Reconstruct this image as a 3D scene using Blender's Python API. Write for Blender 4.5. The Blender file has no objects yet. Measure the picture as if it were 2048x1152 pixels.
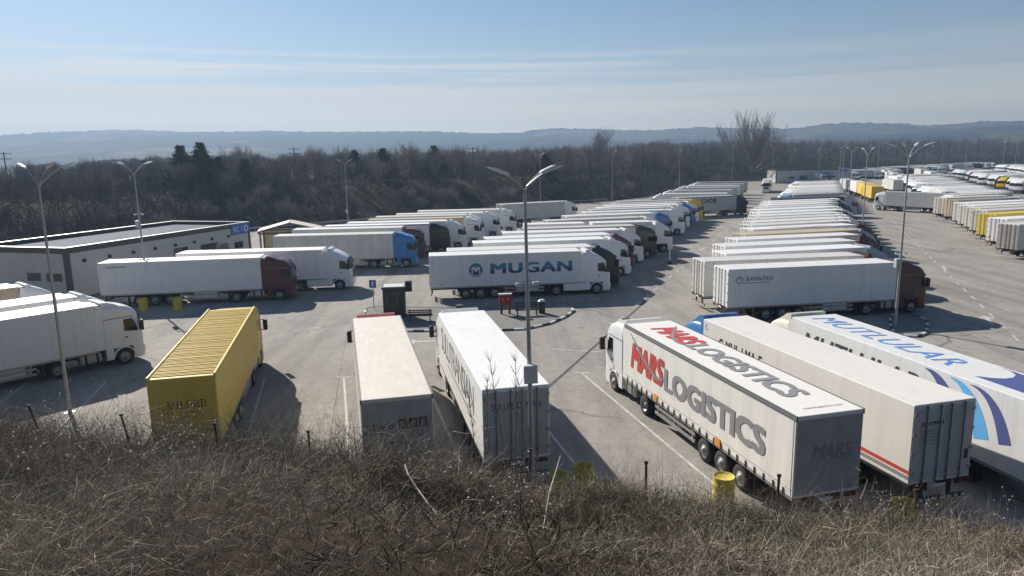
import bpy, bmesh, math, random
import numpy as np
from mathutils import Vector, Matrix
random.seed(7); rng = np.random.default_rng(7)
S = bpy.context.scene
C = S.collection

# ---------------------------------------------------------------- camera, sky, sun, exposure
CAM_H = 12.353
cd = bpy.data.cameras.new('camera'); cam = bpy.data.objects.new('camera', cd); C.objects.link(cam)
cd.sensor_width = 36; cd.lens = 24.773; cd.clip_start = 0.1; cd.clip_end = 20000
_R = Vector((0.999833, -0.003326, -0.017995)); _F = Vector((0, 0.983339, -0.18178)); _U = _R.cross(_F)
cam.matrix_world = Matrix(((_R.x, _U.x, -_F.x, 0), (_R.y, _U.y, -_F.y, 0), (_R.z, _U.z, -_F.z, CAM_H), (0, 0, 0, 1)))
S.camera = cam
SUN_AZ = math.radians(126.5); SUN_EL = math.radians(31)          # azimuth from +X, counter-clockwise
sun_dir = Vector((math.cos(SUN_AZ)*math.cos(SUN_EL), math.sin(SUN_AZ)*math.cos(SUN_EL), math.sin(SUN_EL)))
sd = bpy.data.lights.new('sun', 'SUN'); sd.energy = 5.0; sd.angle = math.radians(0.55); sd.color = (1.0, 0.93, 0.83)
so = bpy.data.objects.new('sun', sd); C.objects.link(so); so.rotation_euler = sun_dir.to_track_quat('Z', 'Y').to_euler(); so.location = (-60, 80, 120)
W = bpy.data.worlds.new('World'); S.world = W; W.use_nodes = True
nt = W.node_tree; nt.nodes.clear()
def N(t, typ, **kw):
    n = t.nodes.new(typ)
    for k, v in kw.items():
        if k.startswith('i_'): n.inputs[k[2:]].default_value = v
        else: setattr(n, k, v)
    return n
def math_n(t, op, a, b=None, clamp=False):
    n = t.nodes.new('ShaderNodeMath'); n.operation = op; n.use_clamp = clamp
    for i, v in enumerate((a, b)):
        if v is None: continue
        if hasattr(v, 'links'): t.links.new(v, n.inputs[i])
        else: n.inputs[i].default_value = v
    return n.outputs[0]
sky = N(nt, 'ShaderNodeTexSky', sky_type='NISHITA', sun_disc=False, sun_elevation=SUN_EL, sun_rotation=math.radians(-36.5),
        altitude=200, air_density=1.0, dust_density=0.25, ozone_density=3.0)
tc = N(nt, 'ShaderNodeTexCoord'); sep = N(nt, 'ShaderNodeSeparateXYZ'); nt.links.new(tc.outputs['Generated'], sep.inputs[0])
cmb = N(nt, 'ShaderNodeCombineXYZ')
for i, k in enumerate((2.0, 2.0, 60.0)): nt.links.new(math_n(nt, 'MULTIPLY', sep.outputs[i], k), cmb.inputs[i])
nz = N(nt, 'ShaderNodeTexNoise', i_Scale=1.0, i_Detail=5.0, i_Roughness=0.6, i_Distortion=0.35); nt.links.new(cmb.outputs[0], nz.inputs['Vector'])
def mr(x, a, b_, typ='SMOOTHSTEP'):
    r = nt.nodes.new('ShaderNodeMapRange'); r.interpolation_type = typ; r.inputs[1].default_value = a; r.inputs[2].default_value = b_; nt.links.new(x, r.inputs[0]); return r.outputs[0]
zz = sep.outputs[2]; edge = math_n(nt, 'ADD', zz, math_n(nt, 'MULTIPLY', math_n(nt, 'SUBTRACT', nz.outputs[0], 0.5), 0.035))
leftw = mr(sep.outputs[0], 0.5, -0.35)                      # the cirrus thins out toward the right of the view
wisps = math_n(nt, 'MULTIPLY', math_n(nt, 'MULTIPLY', mr(nz.outputs[0], 0.40, 0.58), mr(edge, 0.146, 0.130)), math_n(nt, 'ADD', math_n(nt, 'MULTIPLY', leftw, 0.55), 0.08))
band = math_n(nt, 'MULTIPLY', mr(edge, 0.097, 0.087), math_n(nt, 'ADD', math_n(nt, 'MULTIPLY', leftw, 0.50), 0.27))
low = math_n(nt, 'MULTIPLY', mr(zz, 0.20, 0.0), 0.45)
cl = math_n(nt, 'ADD', math_n(nt, 'ADD', wisps, band), low, True)
mixc = N(nt, 'ShaderNodeMix', data_type='RGBA'); nt.links.new(cl, mixc.inputs[0]); nt.links.new(sky.outputs[0], mixc.inputs[6])
mixc.inputs[7].default_value = (11.0, 10.5, 9.5, 1)
mix2 = N(nt, 'ShaderNodeMix', data_type='RGBA'); nt.links.new(math_n(nt, 'MULTIPLY', mr(zz, 0.085, 0.03), math_n(nt, 'ADD', math_n(nt, 'MULTIPLY', leftw, 0.3), 0.55)), mix2.inputs[0]); nt.links.new(mixc.outputs[2], mix2.inputs[6]); mix2.inputs[7].default_value = (21.0, 18.6, 14.2, 1)
bg = N(nt, 'ShaderNodeBackground'); bg.inputs[1].default_value = 0.057; nt.links.new(mix2.outputs[2], bg.inputs[0])
wo = N(nt, 'ShaderNodeOutputWorld'); nt.links.new(bg.outputs[0], wo.inputs[0])
S.view_settings.view_transform = 'Standard'; S.view_settings.look = 'None'; S.view_settings.gamma = 1.0
S.view_settings.use_curve_mapping = False; S.view_settings.exposure = 0.68

# ---------------------------------------------------------------- materials
MATS = {}
def mat(name, col, rough=0.6, metal=0.0, var=0.0, scale=3.0, stretch=(1, 1, 1), dirt=None, spec=0.5, bump=0.0, attr=None, trans=0.0):
    if name in MATS: return MATS[name]
    m = bpy.data.materials.new(name); m.use_nodes = True; t = m.node_tree; b = t.nodes['Principled BSDF']
    b.inputs['Base Color'].default_value = (*col, 1); b.inputs['Roughness'].default_value = rough; b.inputs['Metallic'].default_value = metal
    b.inputs['Specular IOR Level'].default_value = spec
    m.diffuse_color = (*col, 1)
    src = None
    if attr:
        a = N(t, 'ShaderNodeAttribute', attribute_name=attr); src = a.outputs['Color']
    if var or bump:
        co = N(t, 'ShaderNodeTexCoord'); mp = N(t, 'ShaderNodeMapping'); mp.inputs['Scale'].default_value = stretch
        t.links.new(co.outputs['Object'], mp.inputs[0])
        n = N(t, 'ShaderNodeTexNoise', i_Scale=scale, i_Detail=6.0, i_Roughness=0.65); t.links.new(mp.outputs[0], n.inputs['Vector'])
        if var:
            mr = t.nodes.new('ShaderNodeMapRange'); mr.inputs[1].default_value = 0.35; mr.inputs[2].default_value = 0.72; t.links.new(n.outputs[0], mr.inputs[0])
            mx = N(t, 'ShaderNodeMix', data_type='RGBA'); f = math_n(t, 'MULTIPLY', mr.outputs[0], var); t.links.new(f, mx.inputs[0])
            if src: t.links.new(src, mx.inputs[6])
            else: mx.inputs[6].default_value = (*col, 1)
            d = dirt or tuple(c*0.35 for c in col); mx.inputs[7].default_value = (*d, 1); src = mx.outputs[2]
        if bump:
            bp = N(t, 'ShaderNodeBump', i_Strength=bump, i_Distance=0.03); t.links.new(n.outputs[0], bp.inputs['Height']); t.links.new(bp.outputs[0], b.inputs['Normal'])
    if src: t.links.new(src, b.inputs['Base Color'])
    MATS[name] = m; return m
def panel(name, col, var=0.3, streak=0.35):
    m = mat(name, col, 0.5, 0, var, 1.1, (0.6, 0.6, 0.9), tuple(c*0.66+0.02 for c in col), 0.22); t = m.node_tree; b = t.nodes['Principled BSDF']; l = b.inputs['Base Color'].links[0].from_socket
    co = N(t, 'ShaderNodeTexCoord'); oi = N(t, 'ShaderNodeObjectInfo'); ad = N(t, 'ShaderNodeVectorMath', operation='ADD'); mp = N(t, 'ShaderNodeMapping'); mp.inputs['Scale'].default_value = (3.4, 3.4, 0.16)
    sc = N(t, 'ShaderNodeVectorMath', operation='SCALE'); sc.inputs[0].default_value = (37, 21, 13); t.links.new(oi.outputs['Random'], sc.inputs['Scale']); t.links.new(co.outputs['Object'], ad.inputs[0]); t.links.new(sc.outputs[0], ad.inputs[1]); t.links.new(ad.outputs[0], mp.inputs[0])
    n = N(t, 'ShaderNodeTexNoise', i_Scale=1.0, i_Detail=5.0, i_Roughness=0.7); t.links.new(mp.outputs[0], n.inputs['Vector']); mr_ = t.nodes.new('ShaderNodeMapRange'); mr_.inputs[1].default_value = 0.5; mr_.inputs[2].default_value = 0.78; t.links.new(n.outputs[0], mr_.inputs[0])
    mx = N(t, 'ShaderNodeMix', data_type='RGBA'); t.links.new(math_n(t, 'MULTIPLY', mr_.outputs[0], streak), mx.inputs[0]); t.links.new(l, mx.inputs[6]); mx.inputs[7].default_value = (*[c*.45+.03 for c in col], 1); t.links.new(mx.outputs[2], b.inputs['Base Color'])
    # each vehicle is a slightly different shade of the same paint
    hs = N(t, 'ShaderNodeHueSaturation'); v_ = t.nodes.new('ShaderNodeMapRange'); v_.inputs[3].default_value = 0.86; v_.inputs[4].default_value = 1.04; t.links.new(oi.outputs['Random'], v_.inputs[0]); t.links.new(v_.outputs[0], hs.inputs['Value']); t.links.new(mx.outputs[2], hs.inputs['Color']); t.links.new(hs.outputs[0], b.inputs['Base Color'])
    bp = N(t, 'ShaderNodeBump', i_Strength=0.12, i_Distance=0.05); mp2 = N(t, 'ShaderNodeMapping'); mp2.inputs['Scale'].default_value = (0.7, 0.7, 0.5); n3 = N(t, 'ShaderNodeTexNoise', i_Scale=1.0, i_Detail=2.0); t.links.new(ad.outputs[0], mp2.inputs[0]); t.links.new(mp2.outputs[0], n3.inputs['Vector']); t.links.new(n3.outputs[0], bp.inputs['Height']); t.links.new(bp.outputs[0], b.inputs['Normal'])
    return m
M_WHITE = panel('white_panel', (0.80, 0.80, 0.79), .22); M_CREAM = panel('cream_panel', (0.70, 0.66, 0.57)); M_GREYP = panel('grey_panel', (0.50, 0.50, 0.49), .45)
M_DIRTY = panel('dirty_white_panel', (0.66, 0.64, 0.60), .6, .6); M_TAN = panel('tan_panel', (0.56, 0.46, 0.33), .35); M_YELLOW = panel('yellow_panel', (0.72, 0.53, 0.10), .25, .2)
M_DARKP = panel('dark_tarpaulin', (0.07, 0.08, 0.085), .4); M_TARP = mat('white_tarpaulin', (0.82, 0.79, 0.74), 0.5, 0, 0.2, 2.0, (1, 1, 1), (0.62, 0.59, 0.54), 0.4, 0.15)
M_TARPD = mat('worn_cream_tarpaulin', (0.70, 0.65, 0.57), 0.55, 0, 0.5, 1.4, (1, 3, 1), (0.5, 0.44, 0.36), 0.35, 0.3)
M_GREYT = mat('grey_tarpaulin', (0.42, 0.42, 0.41), 0.6, 0, 0.4, 1.5); M_BROWNT = mat('brown_grey_door', (0.34, 0.31, 0.27), .6, 0, .4, 1.2)
def cabm(name, col): return mat('cab_'+name, col, 0.28, 0.0, 0.12, 2.0, (1, 1, 1), tuple(c*0.6 for c in col), 0.5)
CABS = {k: cabm(k, v) for k, v in dict(white=(0.78, 0.78, 0.78), grey=(0.36, 0.39, 0.43), red=(0.115, 0.03, 0.032), maroon=(0.10, 0.028, 0.03), black=(0.015, 0.017, 0.02), blue=(0.045, 0.19, 0.46),
        yellow=(0.62, 0.43, 0.04), green=(0.02, 0.05, 0.045), cream=(0.68, 0.65, 0.55), navy=(0.03, 0.04, 0.06), pink=(0.55, 0.16, 0.17), brown=(0.10, 0.045, 0.035)).items()}
M_GLASS = mat('dark_glass', (0.012, 0.014, 0.017), 0.06, 0, spec=0.6); M_TYRE = mat('tyre_rubber', (0.018, 0.018, 0.019), 0.85, 0, 0.4, 6, dirt=(0.06, 0.055, 0.05))
M_RIM = mat('steel_rim', (0.30, 0.30, 0.30), 0.45, 0.5, 0.4, 9); M_CHASSIS = mat('chassis_black', (0.03, 0.03, 0.032), 0.7, 0, 0.5, 3, dirt=(0.08, 0.075, 0.065))
M_ALU = mat('aluminium', (0.42, 0.42, 0.41), 0.4, 0.6, 0.3, 5); M_BLACK = mat('black_plastic', (0.018, 0.018, 0.02), 0.5)
M_GREYM = mat('grey_trim', (0.16, 0.165, 0.17), 0.55, 0.1); M_LAMP = mat('headlight_lens', (0.5, 0.5, 0.52), 0.15); M_TAIL = mat('tail_light_red', (0.12, 0.015, 0.012), 0.3)
M_REDW = mat('red_marker_stripe', (0.42, 0.035, 0.03), 0.5); M_ORANGE = mat('orange_plate', (0.70, 0.30, 0.05), 0.5)
M_GALV = mat('galvanised_steel', (0.40, 0.41, 0.42), 0.5, 0.35, 0.3, 4); M_GALVW = mat('pale_cabinet', (0.62, 0.63, 0.63), 0.5, 0, .2, 3)
P_RED = mat('print_red', (0.55, 0.065, 0.05), .5); P_GREY = mat('print_grey', (0.26, 0.26, 0.27), .5); P_DK = mat('print_dark', (0.04, 0.045, 0.055), .5)
P_BLUE = mat('print_blue', (0.10, 0.27, 0.62), .5); P_SKY = mat('print_light_blue', (0.12, 0.42, 0.78), .5); P_NAVY = mat('print_navy', (0.08, 0.10, 0.28), .5); P_BROWN = mat('print_brown', (0.09, 0.06, 0.02), .5)
P_MAROON = mat('print_maroon', (0.13, 0.055, 0.055), .5); P_WHITE = mat('print_white', (0.75, 0.75, 0.75), .5); P_GREEN = mat('print_grey_green', (0.16, 0.20, 0.18), .5); P_FAINT = mat('print_faint_grey', (0.36, 0.36, 0.35), .5)
P_BLACK = mat('print_black', (0.02, 0.02, 0.022), .5); P_YEL = mat('print_yellow', (0.6, 0.40, 0.03), .5)
def two_tone():
    m = mat('print_teal_navy', (0.05, 0.2, 0.3), .5); t = m.node_tree; co = N(t, 'ShaderNodeTexCoord'); sp = N(t, 'ShaderNodeSeparateXYZ'); t.links.new(co.outputs['Object'], sp.inputs[0])
    r = t.nodes.new('ShaderNodeMapRange'); r.inputs[1].default_value = 2.58; r.inputs[2].default_value = 2.66; t.links.new(sp.outputs[2], r.inputs[0])
    mx = N(t, 'ShaderNodeMix', data_type='RGBA'); t.links.new(r.outputs[0], mx.inputs[0]); mx.inputs[6].default_value = (0.03, 0.055, 0.16, 1); mx.inputs[7].default_value = (0.045, 0.20, 0.30, 1)
    t.links.new(mx.outputs[2], t.nodes['Principled BSDF'].inputs['Base Color']); return m
P_TEAL = two_tone()

# ---------------------------------------------------------------- mesh helpers
class MB:
    def __init__(s): s.v = []; s.f = []; s.m = []; s.sm = []
    def add(s, vs, fs, mi=0, smooth=False):
        o = len(s.v); s.v += [tuple(v) for v in vs]
        for f in fs: s.f.append([o+i for i in f]); s.m.append(mi); s.sm.append(smooth)
        return s
    def box(s, x0, x1, y0, y1, z0, z1, mi=0, ch=0.0):
        if ch <= 0:
            v = [(x, y, z) for x in (x0, x1) for y in (y0, y1) for z in (z0, z1)]
            return s.add(v, [(0, 1, 3, 2), (4, 6, 7, 5), (0, 4, 5, 1), (2, 3, 7, 6), (0, 2, 6, 4), (1, 5, 7, 3)], mi)
        bm = bmesh.new(); bmesh.ops.create_cube(bm, size=1)
        for v in bm.verts: v.co = Vector(((x0+x1)/2+v.co.x*(x1-x0), (y0+y1)/2+v.co.y*(y1-y0), (z0+z1)/2+v.co.z*(z1-z0)))
        bmesh.ops.bevel(bm, geom=list(bm.edges), offset=ch, segments=2, affect='EDGES', profile=0.5)
        bm.verts.ensure_lookup_table()
        s.add([v.co for v in bm.verts], [[v.index for v in f.verts] for f in bm.faces], mi); bm.free(); return s
    def prism(s, prof, y0, y1, mi=0):                        # profile in xz, extruded along y
        n = len(prof); v = [(x, y0, z) for x, z in prof]+[(x, y1, z) for x, z in prof]
        return s.add(v, [list(range(n))[::-1], [n+i for i in range(n)]]+[(i, (i+1) % n, n+(i+1) % n, n+i) for i in range(n)], mi)
    def tube(s, p0, p1, r0, r1=None, n=8, mi=0, cap=True, smooth=True):
        r1 = r0 if r1 is None else r1; p0 = Vector(p0); p1 = Vector(p1); d = (p1-p0).normalized()
        a = d.orthogonal().normalized(); b = d.cross(a); v = []
        for p, r in ((p0, r0), (p1, r1)):
            for i in range(n):
                t = 2*math.pi*i/n; v.append(p+a*(r*math.cos(t))+b*(r*math.sin(t)))
        s.add(v, [(i, (i+1) % n, n+(i+1) % n, n+i) for i in range(n)], mi, smooth)
        if cap: s.add(v, [list(range(n))[::-1], [n+i for i in range(n)]], mi)
        return s
    def poly(s, pts, mi=0): return s.add(pts, [list(range(len(pts)))], mi)
    def mesh(s, name):
        me = bpy.data.meshes.new(name); me.from_pydata(s.v, [], s.f); me.update()
        nm = max(s.m, default=0)+1
        for _ in range(nm): me.materials.append(None)
        if nm > 1: me.polygons.foreach_set('material_index', s.m)
        if any(s.sm):
            me.polygons.foreach_set('use_smooth', s.sm)
        return me
CACHE = {}
def cached(key, fn):
    if key not in CACHE: CACHE[key] = fn().mesh(key if isinstance(key, str) else '_'.join(str(k) for k in key))
    return CACHE[key]
def place(name, me, mats, parent=None, loc=None, rotz=None, **kw):
    o = bpy.data.objects.new(name, me); C.objects.link(o)
    if not isinstance(mats, (list, tuple)): mats = [mats]
    for i, sl in enumerate(o.material_slots):
        sl.link = 'OBJECT'; sl.material = mats[min(i, len(mats)-1)]
    if parent: o.parent = parent
    if loc is not None: o.location = loc
    if rotz is not None: o.rotation_euler = (0, 0, rotz)
    for k, v in kw.items(): o[k] = v
    return o
def thing(name, label, cat, loc=(0, 0, 0), rotz=0.0, group=None):
    o = bpy.data.objects.new(name, None); C.objects.link(o); o.location = loc; o.rotation_euler = (0, 0, rotz); o.empty_display_size = 0.3
    o['label'] = label; o['category'] = cat
    if group: o['group'] = group
    return o
def tag(o, label, cat, group=None):
    o['label'] = label; o['category'] = cat
    if group: o['group'] = group
    return o
def np_mesh(name, v, f, cols=None, smooth=False):
    v = np.asarray(v, np.float32); f = np.asarray(f, np.int32); me = bpy.data.meshes.new(name)
    k = f.shape[1]; me.vertices.add(len(v)); me.vertices.foreach_set('co', v.ravel()); me.loops.add(f.size); me.loops.foreach_set('vertex_index', f.ravel())
    me.polygons.add(len(f)); me.polygons.foreach_set('loop_start', np.arange(0, f.size, k, dtype=np.int32)); me.polygons.foreach_set('loop_total', np.full(len(f), k, np.int32))
    if smooth: me.polygons.foreach_set('use_smooth', np.ones(len(f), bool))
    me.update(calc_edges=True)
    if cols is not None:
        a = me.color_attributes.new('Col', 'FLOAT_COLOR', 'POINT'); c4 = np.ones((len(v), 4), np.float32); c4[:, :3] = cols; a.data.foreach_set('color', c4.ravel())
    me.materials.append(None); return me
# flat lettering: text outline scaled to w x h, laid on the plane (origin, s, u)
TXT = {}
def text2d(body, shear=0.0, sp=1.0):
    k = (body, shear, sp)
    if k in TXT: return TXT[k]
    cu = bpy.data.curves.new('t', 'FONT'); cu.body = body; cu.size = 1; cu.shear = shear; cu.space_character = sp; cu.resolution_u = 3
    ob = bpy.data.objects.new('t', cu); C.objects.link(ob); bpy.context.view_layer.update()
    me = bpy.data.meshes.new_from_object(ob.evaluated_get(bpy.context.evaluated_depsgraph_get()))
    v = np.array([x.co[:2] for x in me.vertices]); f = [list(p.vertices) for p in me.polygons]
    bpy.data.objects.remove(ob); bpy.data.meshes.remove(me)
    v = v-v.min(0); TXT[k] = (v, f, v.max(0)); return TXT[k]
def letters(mb, body, org, sdir, udir, w, h, bold=0.0, shear=0.0, sp=1.0, mi=0):
    v, f, mx = text2d(body, shear, sp+bold*2.2); o = Vector(org); sd_ = Vector(sdir); ud = Vector(udir); nn = sd_.cross(ud)*.0004
    bw = bold*1.9 if bold > .015 else 0; tw, th = mx[0]+bw, mx[1]+bw*.7
    for q, (ex, ey) in enumerate(((0, 0), (1, 0), (0, .7), (1, .7), (.5, .35)) if bw else ((0, 0),)):
        mb.add([o+nn*q+sd_*((p[0]+ex*bw)/tw*w)+ud*((p[1]+ey*bw)/th*h) for p in v], f, mi)
    return mb
def flat(mb, pts, org, sdir, udir, mi=0):
    o = Vector(org); sd_ = Vector(sdir); ud = Vector(udir); mb.poly([o+sd_*a+ud*b for a, b in pts], mi); return mb
def ribbon2d(mb, pts, org, sdir, udir, mi=0):            # pts: (s, u, halfwidth)
    o = Vector(org); sd_ = Vector(sdir); ud = Vector(udir); v = []
    for i, (a, b, w) in enumerate(pts):
        p, q = pts[max(0, i-1)], pts[min(len(pts)-1, i+1)]; dx, dy = q[0]-p[0], q[1]-p[1]; l = math.hypot(dx, dy) or 1
        nx, ny = -dy/l, dx/l; v += [o+sd_*(a+nx*w)+ud*(b+ny*w), o+sd_*(a-nx*w)+ud*(b-ny*w)]
    mb.add(v, [(2*i, 2*i+1, 2*i+3, 2*i+2) for i in range(len(pts)-1)], mi); return mb
def disc2d(mb, c, r, org, sdir, udir, n=24, mi=0): return flat(mb, [(c[0]+r*math.cos(2*math.pi*i/n), c[1]+r*math.sin(2*math.pi*i/n)) for i in range(n)], org, sdir, udir, mi)

# ---------------------------------------------------------------- terrain and setting
LOT = [(-140, 12), (-140, 50), (-78, 62), (-66, 92), (-52, 124), (-32, 142), (8, 184), (28, 196), (54, 232), (84, 268), (98, 312), (150, 352), (250, 446), (345, 520), (460, 560), (520, 300), (300, 12)]
def inside_poly(x, y, P):
    r = np.zeros(x.shape, bool)
    for i in range(len(P)):
        (x0, y0), (x1, y1) = P[i], P[i-1]
        if y0 == y1: continue
        r ^= ((y0 > y) != (y1 > y)) & (x < (x1-x0)*(y-y0)/(y1-y0)+x0)
    return r
def dist_poly(x, y, P):
    d = np.full(x.shape, 1e9)
    for i in range(len(P)):
        a = np.array(P[i-1], float); b = np.array(P[i], float); e = b-a; t = np.clip(((x-a[0])*e[0]+(y-a[1])*e[1])/(e@e), 0, 1)
        d = np.minimum(d, np.hypot(x-a[0]-t*e[0], y-a[1]-t*e[1]))
    return d
def smooth(a, b, x): t = np.clip((x-a)/(b-a), 0, 1); return t*t*(3-2*t)
def vnoise(x, y, s, seed=0):                               # value noise
    x = np.asarray(x)/s; y = np.asarray(y)/s; xi = np.floor(x).astype(int); yi = np.floor(y).astype(int); fx = x-xi; fy = y-yi; fx = fx*fx*(3-2*fx); fy = fy*fy*(3-2*fy)
    h = lambda a, b: np.modf(np.abs(np.sin(a*127.1+b*311.7+seed*74.7)*43758.5453))[0]
    return (h(xi, yi)*(1-fx)+h(xi+1, yi)*fx)*(1-fy)+(h(xi, yi+1)*(1-fx)+h(xi+1, yi+1)*fx)*fy
def toe(x): x = np.asarray(x, float); return 22.9+np.where(x > 0, -0.32*np.minimum(x, 13), -0.25*np.maximum(x, -30))
def slope_h(x, y, rough=True):
    t = toe(x)-y; h = np.interp(t, [-3, 0, 3, 6, 10, 14, 18, 22.5, 40], [-0.25, 0.0, 2.0, 3.7, 5.7, 7.5, 9.0, 10.6, 12.0])
    if rough: h = h+(vnoise(x, y, 2.9, 3)-.5)*1.25*smooth(1, 4, t)+(vnoise(x, y, 0.9, 5)-.5)*0.3*smooth(1, 4, t)
    return h
def terr_h(x, y):
    ins = inside_poly(x, y, LOT); d = dist_poly(x, y, LOT); d = np.where(ins, 0, d)
    h = -0.25+(y > 30)*(7.0*smooth(2, 26, d)+smooth(50, 400, d)*np.where(x > 60, 9, 3)+(vnoise(x, y, 30, 9)-.5)*3*smooth(5, 60, d))
    near = y < 30
    return np.where(near & (np.abs(x) < 95), -1.5, np.where(near, np.maximum(slope_h(x, y, False)-0.3, -0.25), h))
def grid(name, xs, ys, hf, material, kind='structure'):
    X, Y = np.meshgrid(xs, ys); Z = hf(X, Y); nx, ny = len(xs), len(ys); v = np.stack([X, Y, Z], -1).reshape(-1, 3)
    i = np.arange((ny-1)*(nx-1)); r = i//(nx-1); c = i % (nx-1); a = r*nx+c
    return place(name, np_mesh(name, v, np.stack([a, a+1, a+nx+1, a+nx], -1), None, True), material, kind=kind)
M_SOIL = mat('scrub_soil', (0.055, 0.040, 0.030), 0.95, 0, 0.9, 5.0, dirt=(0.016, 0.015, 0.011), spec=0.05, bump=1.0)
M_SCRUB = mat('scrub_ground', (0.04, 0.034, 0.028), 0.95, 0, 0.8, 0.06, dirt=(0.022, 0.026, 0.016), spec=0.1)
grid('terrain', np.linspace(-1300, 1500, 260), np.concatenate([np.linspace(-60, 700, 170), np.linspace(720, 1500, 40)]), terr_h, M_SCRUB)
grid('embankment', np.arange(-95, 95.1, 0.6), np.arange(-6, 31, 0.6), slope_h, M_SOIL)
# far hills: the ridge as an elevation profile over the compass
SKY = [(-180, 1.6), (-120, 1.9), (-70, 1.7), (-45, 1.9), (-35.2, 1.98), (-32.4, 2.18), (-28.6, 2.32), (-26.4, 2.33), (-23.2, 2.18), (-19, 2.27), (-13.9, 2.16), (-9.4, 2.15), (-6.3, 2.11), (-2.3, 1.9), (0.9, 1.88), (1.7, 2.06), (4, 2.17), (7.2, 2.02), (10.7, 1.86), (14.8, 1.98), (18.5, 1.8), (22, 1.7), (23.3, 1.94), (25.3, 1.98), (28.5, 1.83), (30, 1.6), (31.4, 1.65), (32.9, 1.75), (35.5, 1.71), (50, 1.9), (90, 1.6), (140, 1.8), (180, 1.6)]
def hills():
    az = np.concatenate([np.arange(-180, -40, 1.5), np.arange(-40, 40, 0.12), np.arange(40, 180.1, 1.5)]); el = np.interp(az, [a for a, b in SKY], [b for a, b in SKY])
    RR = np.array([1050, 1300, 1550, 1800, 2050, 2300, 2550, 2800, 3050, 3300, 3420, 3520.]); fr = np.array([0.02, .06, .12, .2, .3, .42, .56, .72, .88, 1.0, .7, .1])
    A, R_ = np.meshgrid(np.radians(az), RR); X = R_*np.sin(A); Y = R_*np.cos(A); zr = CAM_H+3300*np.tan(np.radians(el))
    Z = 8+(zr[None, :]-8)*fr[:, None]; w = np.sin(np.clip(fr, 0, 1)*math.pi)[:, None]
    Z += (vnoise(X, Y, 420, 2)-.5)*34*w+(vnoise(X, Y, 160, 4)-.5)*14*w; Z += (vnoise(X, Y, 9, 8))*7*(fr[:, None] > .95)
    nx, ny = len(az), len(RR); i = np.arange((ny-1)*(nx-1)); r = i//(nx-1); c = i % (nx-1); a = r*nx+c
    m = mat('hillside', (0.07, 0.065, 0.045), 0.95, spec=0.05); t = m.node_tree; b = t.nodes['Principled BSDF']
    g = N(t, 'ShaderNodeNewGeometry'); v1 = N(t, 'ShaderNodeTexVoronoi', i_Scale=0.0032); mp = N(t, 'ShaderNodeMapping'); mp.inputs['Scale'].default_value = (1.0, 0.55, 1.5); t.links.new(g.outputs['Position'], mp.inputs[0]); t.links.new(mp.outputs[0], v1.inputs['Vector'])
    cr = N(t, 'ShaderNodeValToRGB'); t.links.new(v1.outputs['Color'], cr.inputs[0]); cr.color_ramp.interpolation = 'CONSTANT'
    els = cr.color_ramp.elements; els[0].color = (0.035, 0.033, 0.03, 1); els[1].position = 0.66; els[1].color = (0.12, 0.12, 0.06, 1)
    for p, c_ in ((0.74, (0.15, 0.13, 0.09, 1)), (0.84, (0.04, 0.037, 0.032, 1))): e = els.new(p); e.color = c_
    n2 = N(t, 'ShaderNodeTexNoise', i_Scale=0.012, i_Detail=8.0); t.links.new(g.outputs['Position'], n2.inputs['Vector'])
    mx = N(t, 'ShaderNodeMix', data_type='RGBA', blend_type='MULTIPLY'); mx.inputs[0].default_value = 0.7; r_ = t.nodes.new('ShaderNodeMapRange'); r_.inputs[1].default_value = .42; r_.inputs[2].default_value = .62; r_.inputs[3].default_value = .15; r_.inputs[4].default_value = 1.25; t.links.new(n2.outputs[0], r_.inputs[0]); t.links.new(cr.outputs[0], mx.inputs[6]); t.links.new(r_.outputs[0], mx.inputs[7]); t.links.new(mx.outputs[2], b.inputs['Base Color'])
    place('hills', np_mesh('hills', np.stack([X, Y, Z], -1).reshape(-1, 3), np.stack([a, a+1, a+nx+1, a+nx], -1), None, True), m, kind='structure')
hills()
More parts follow.
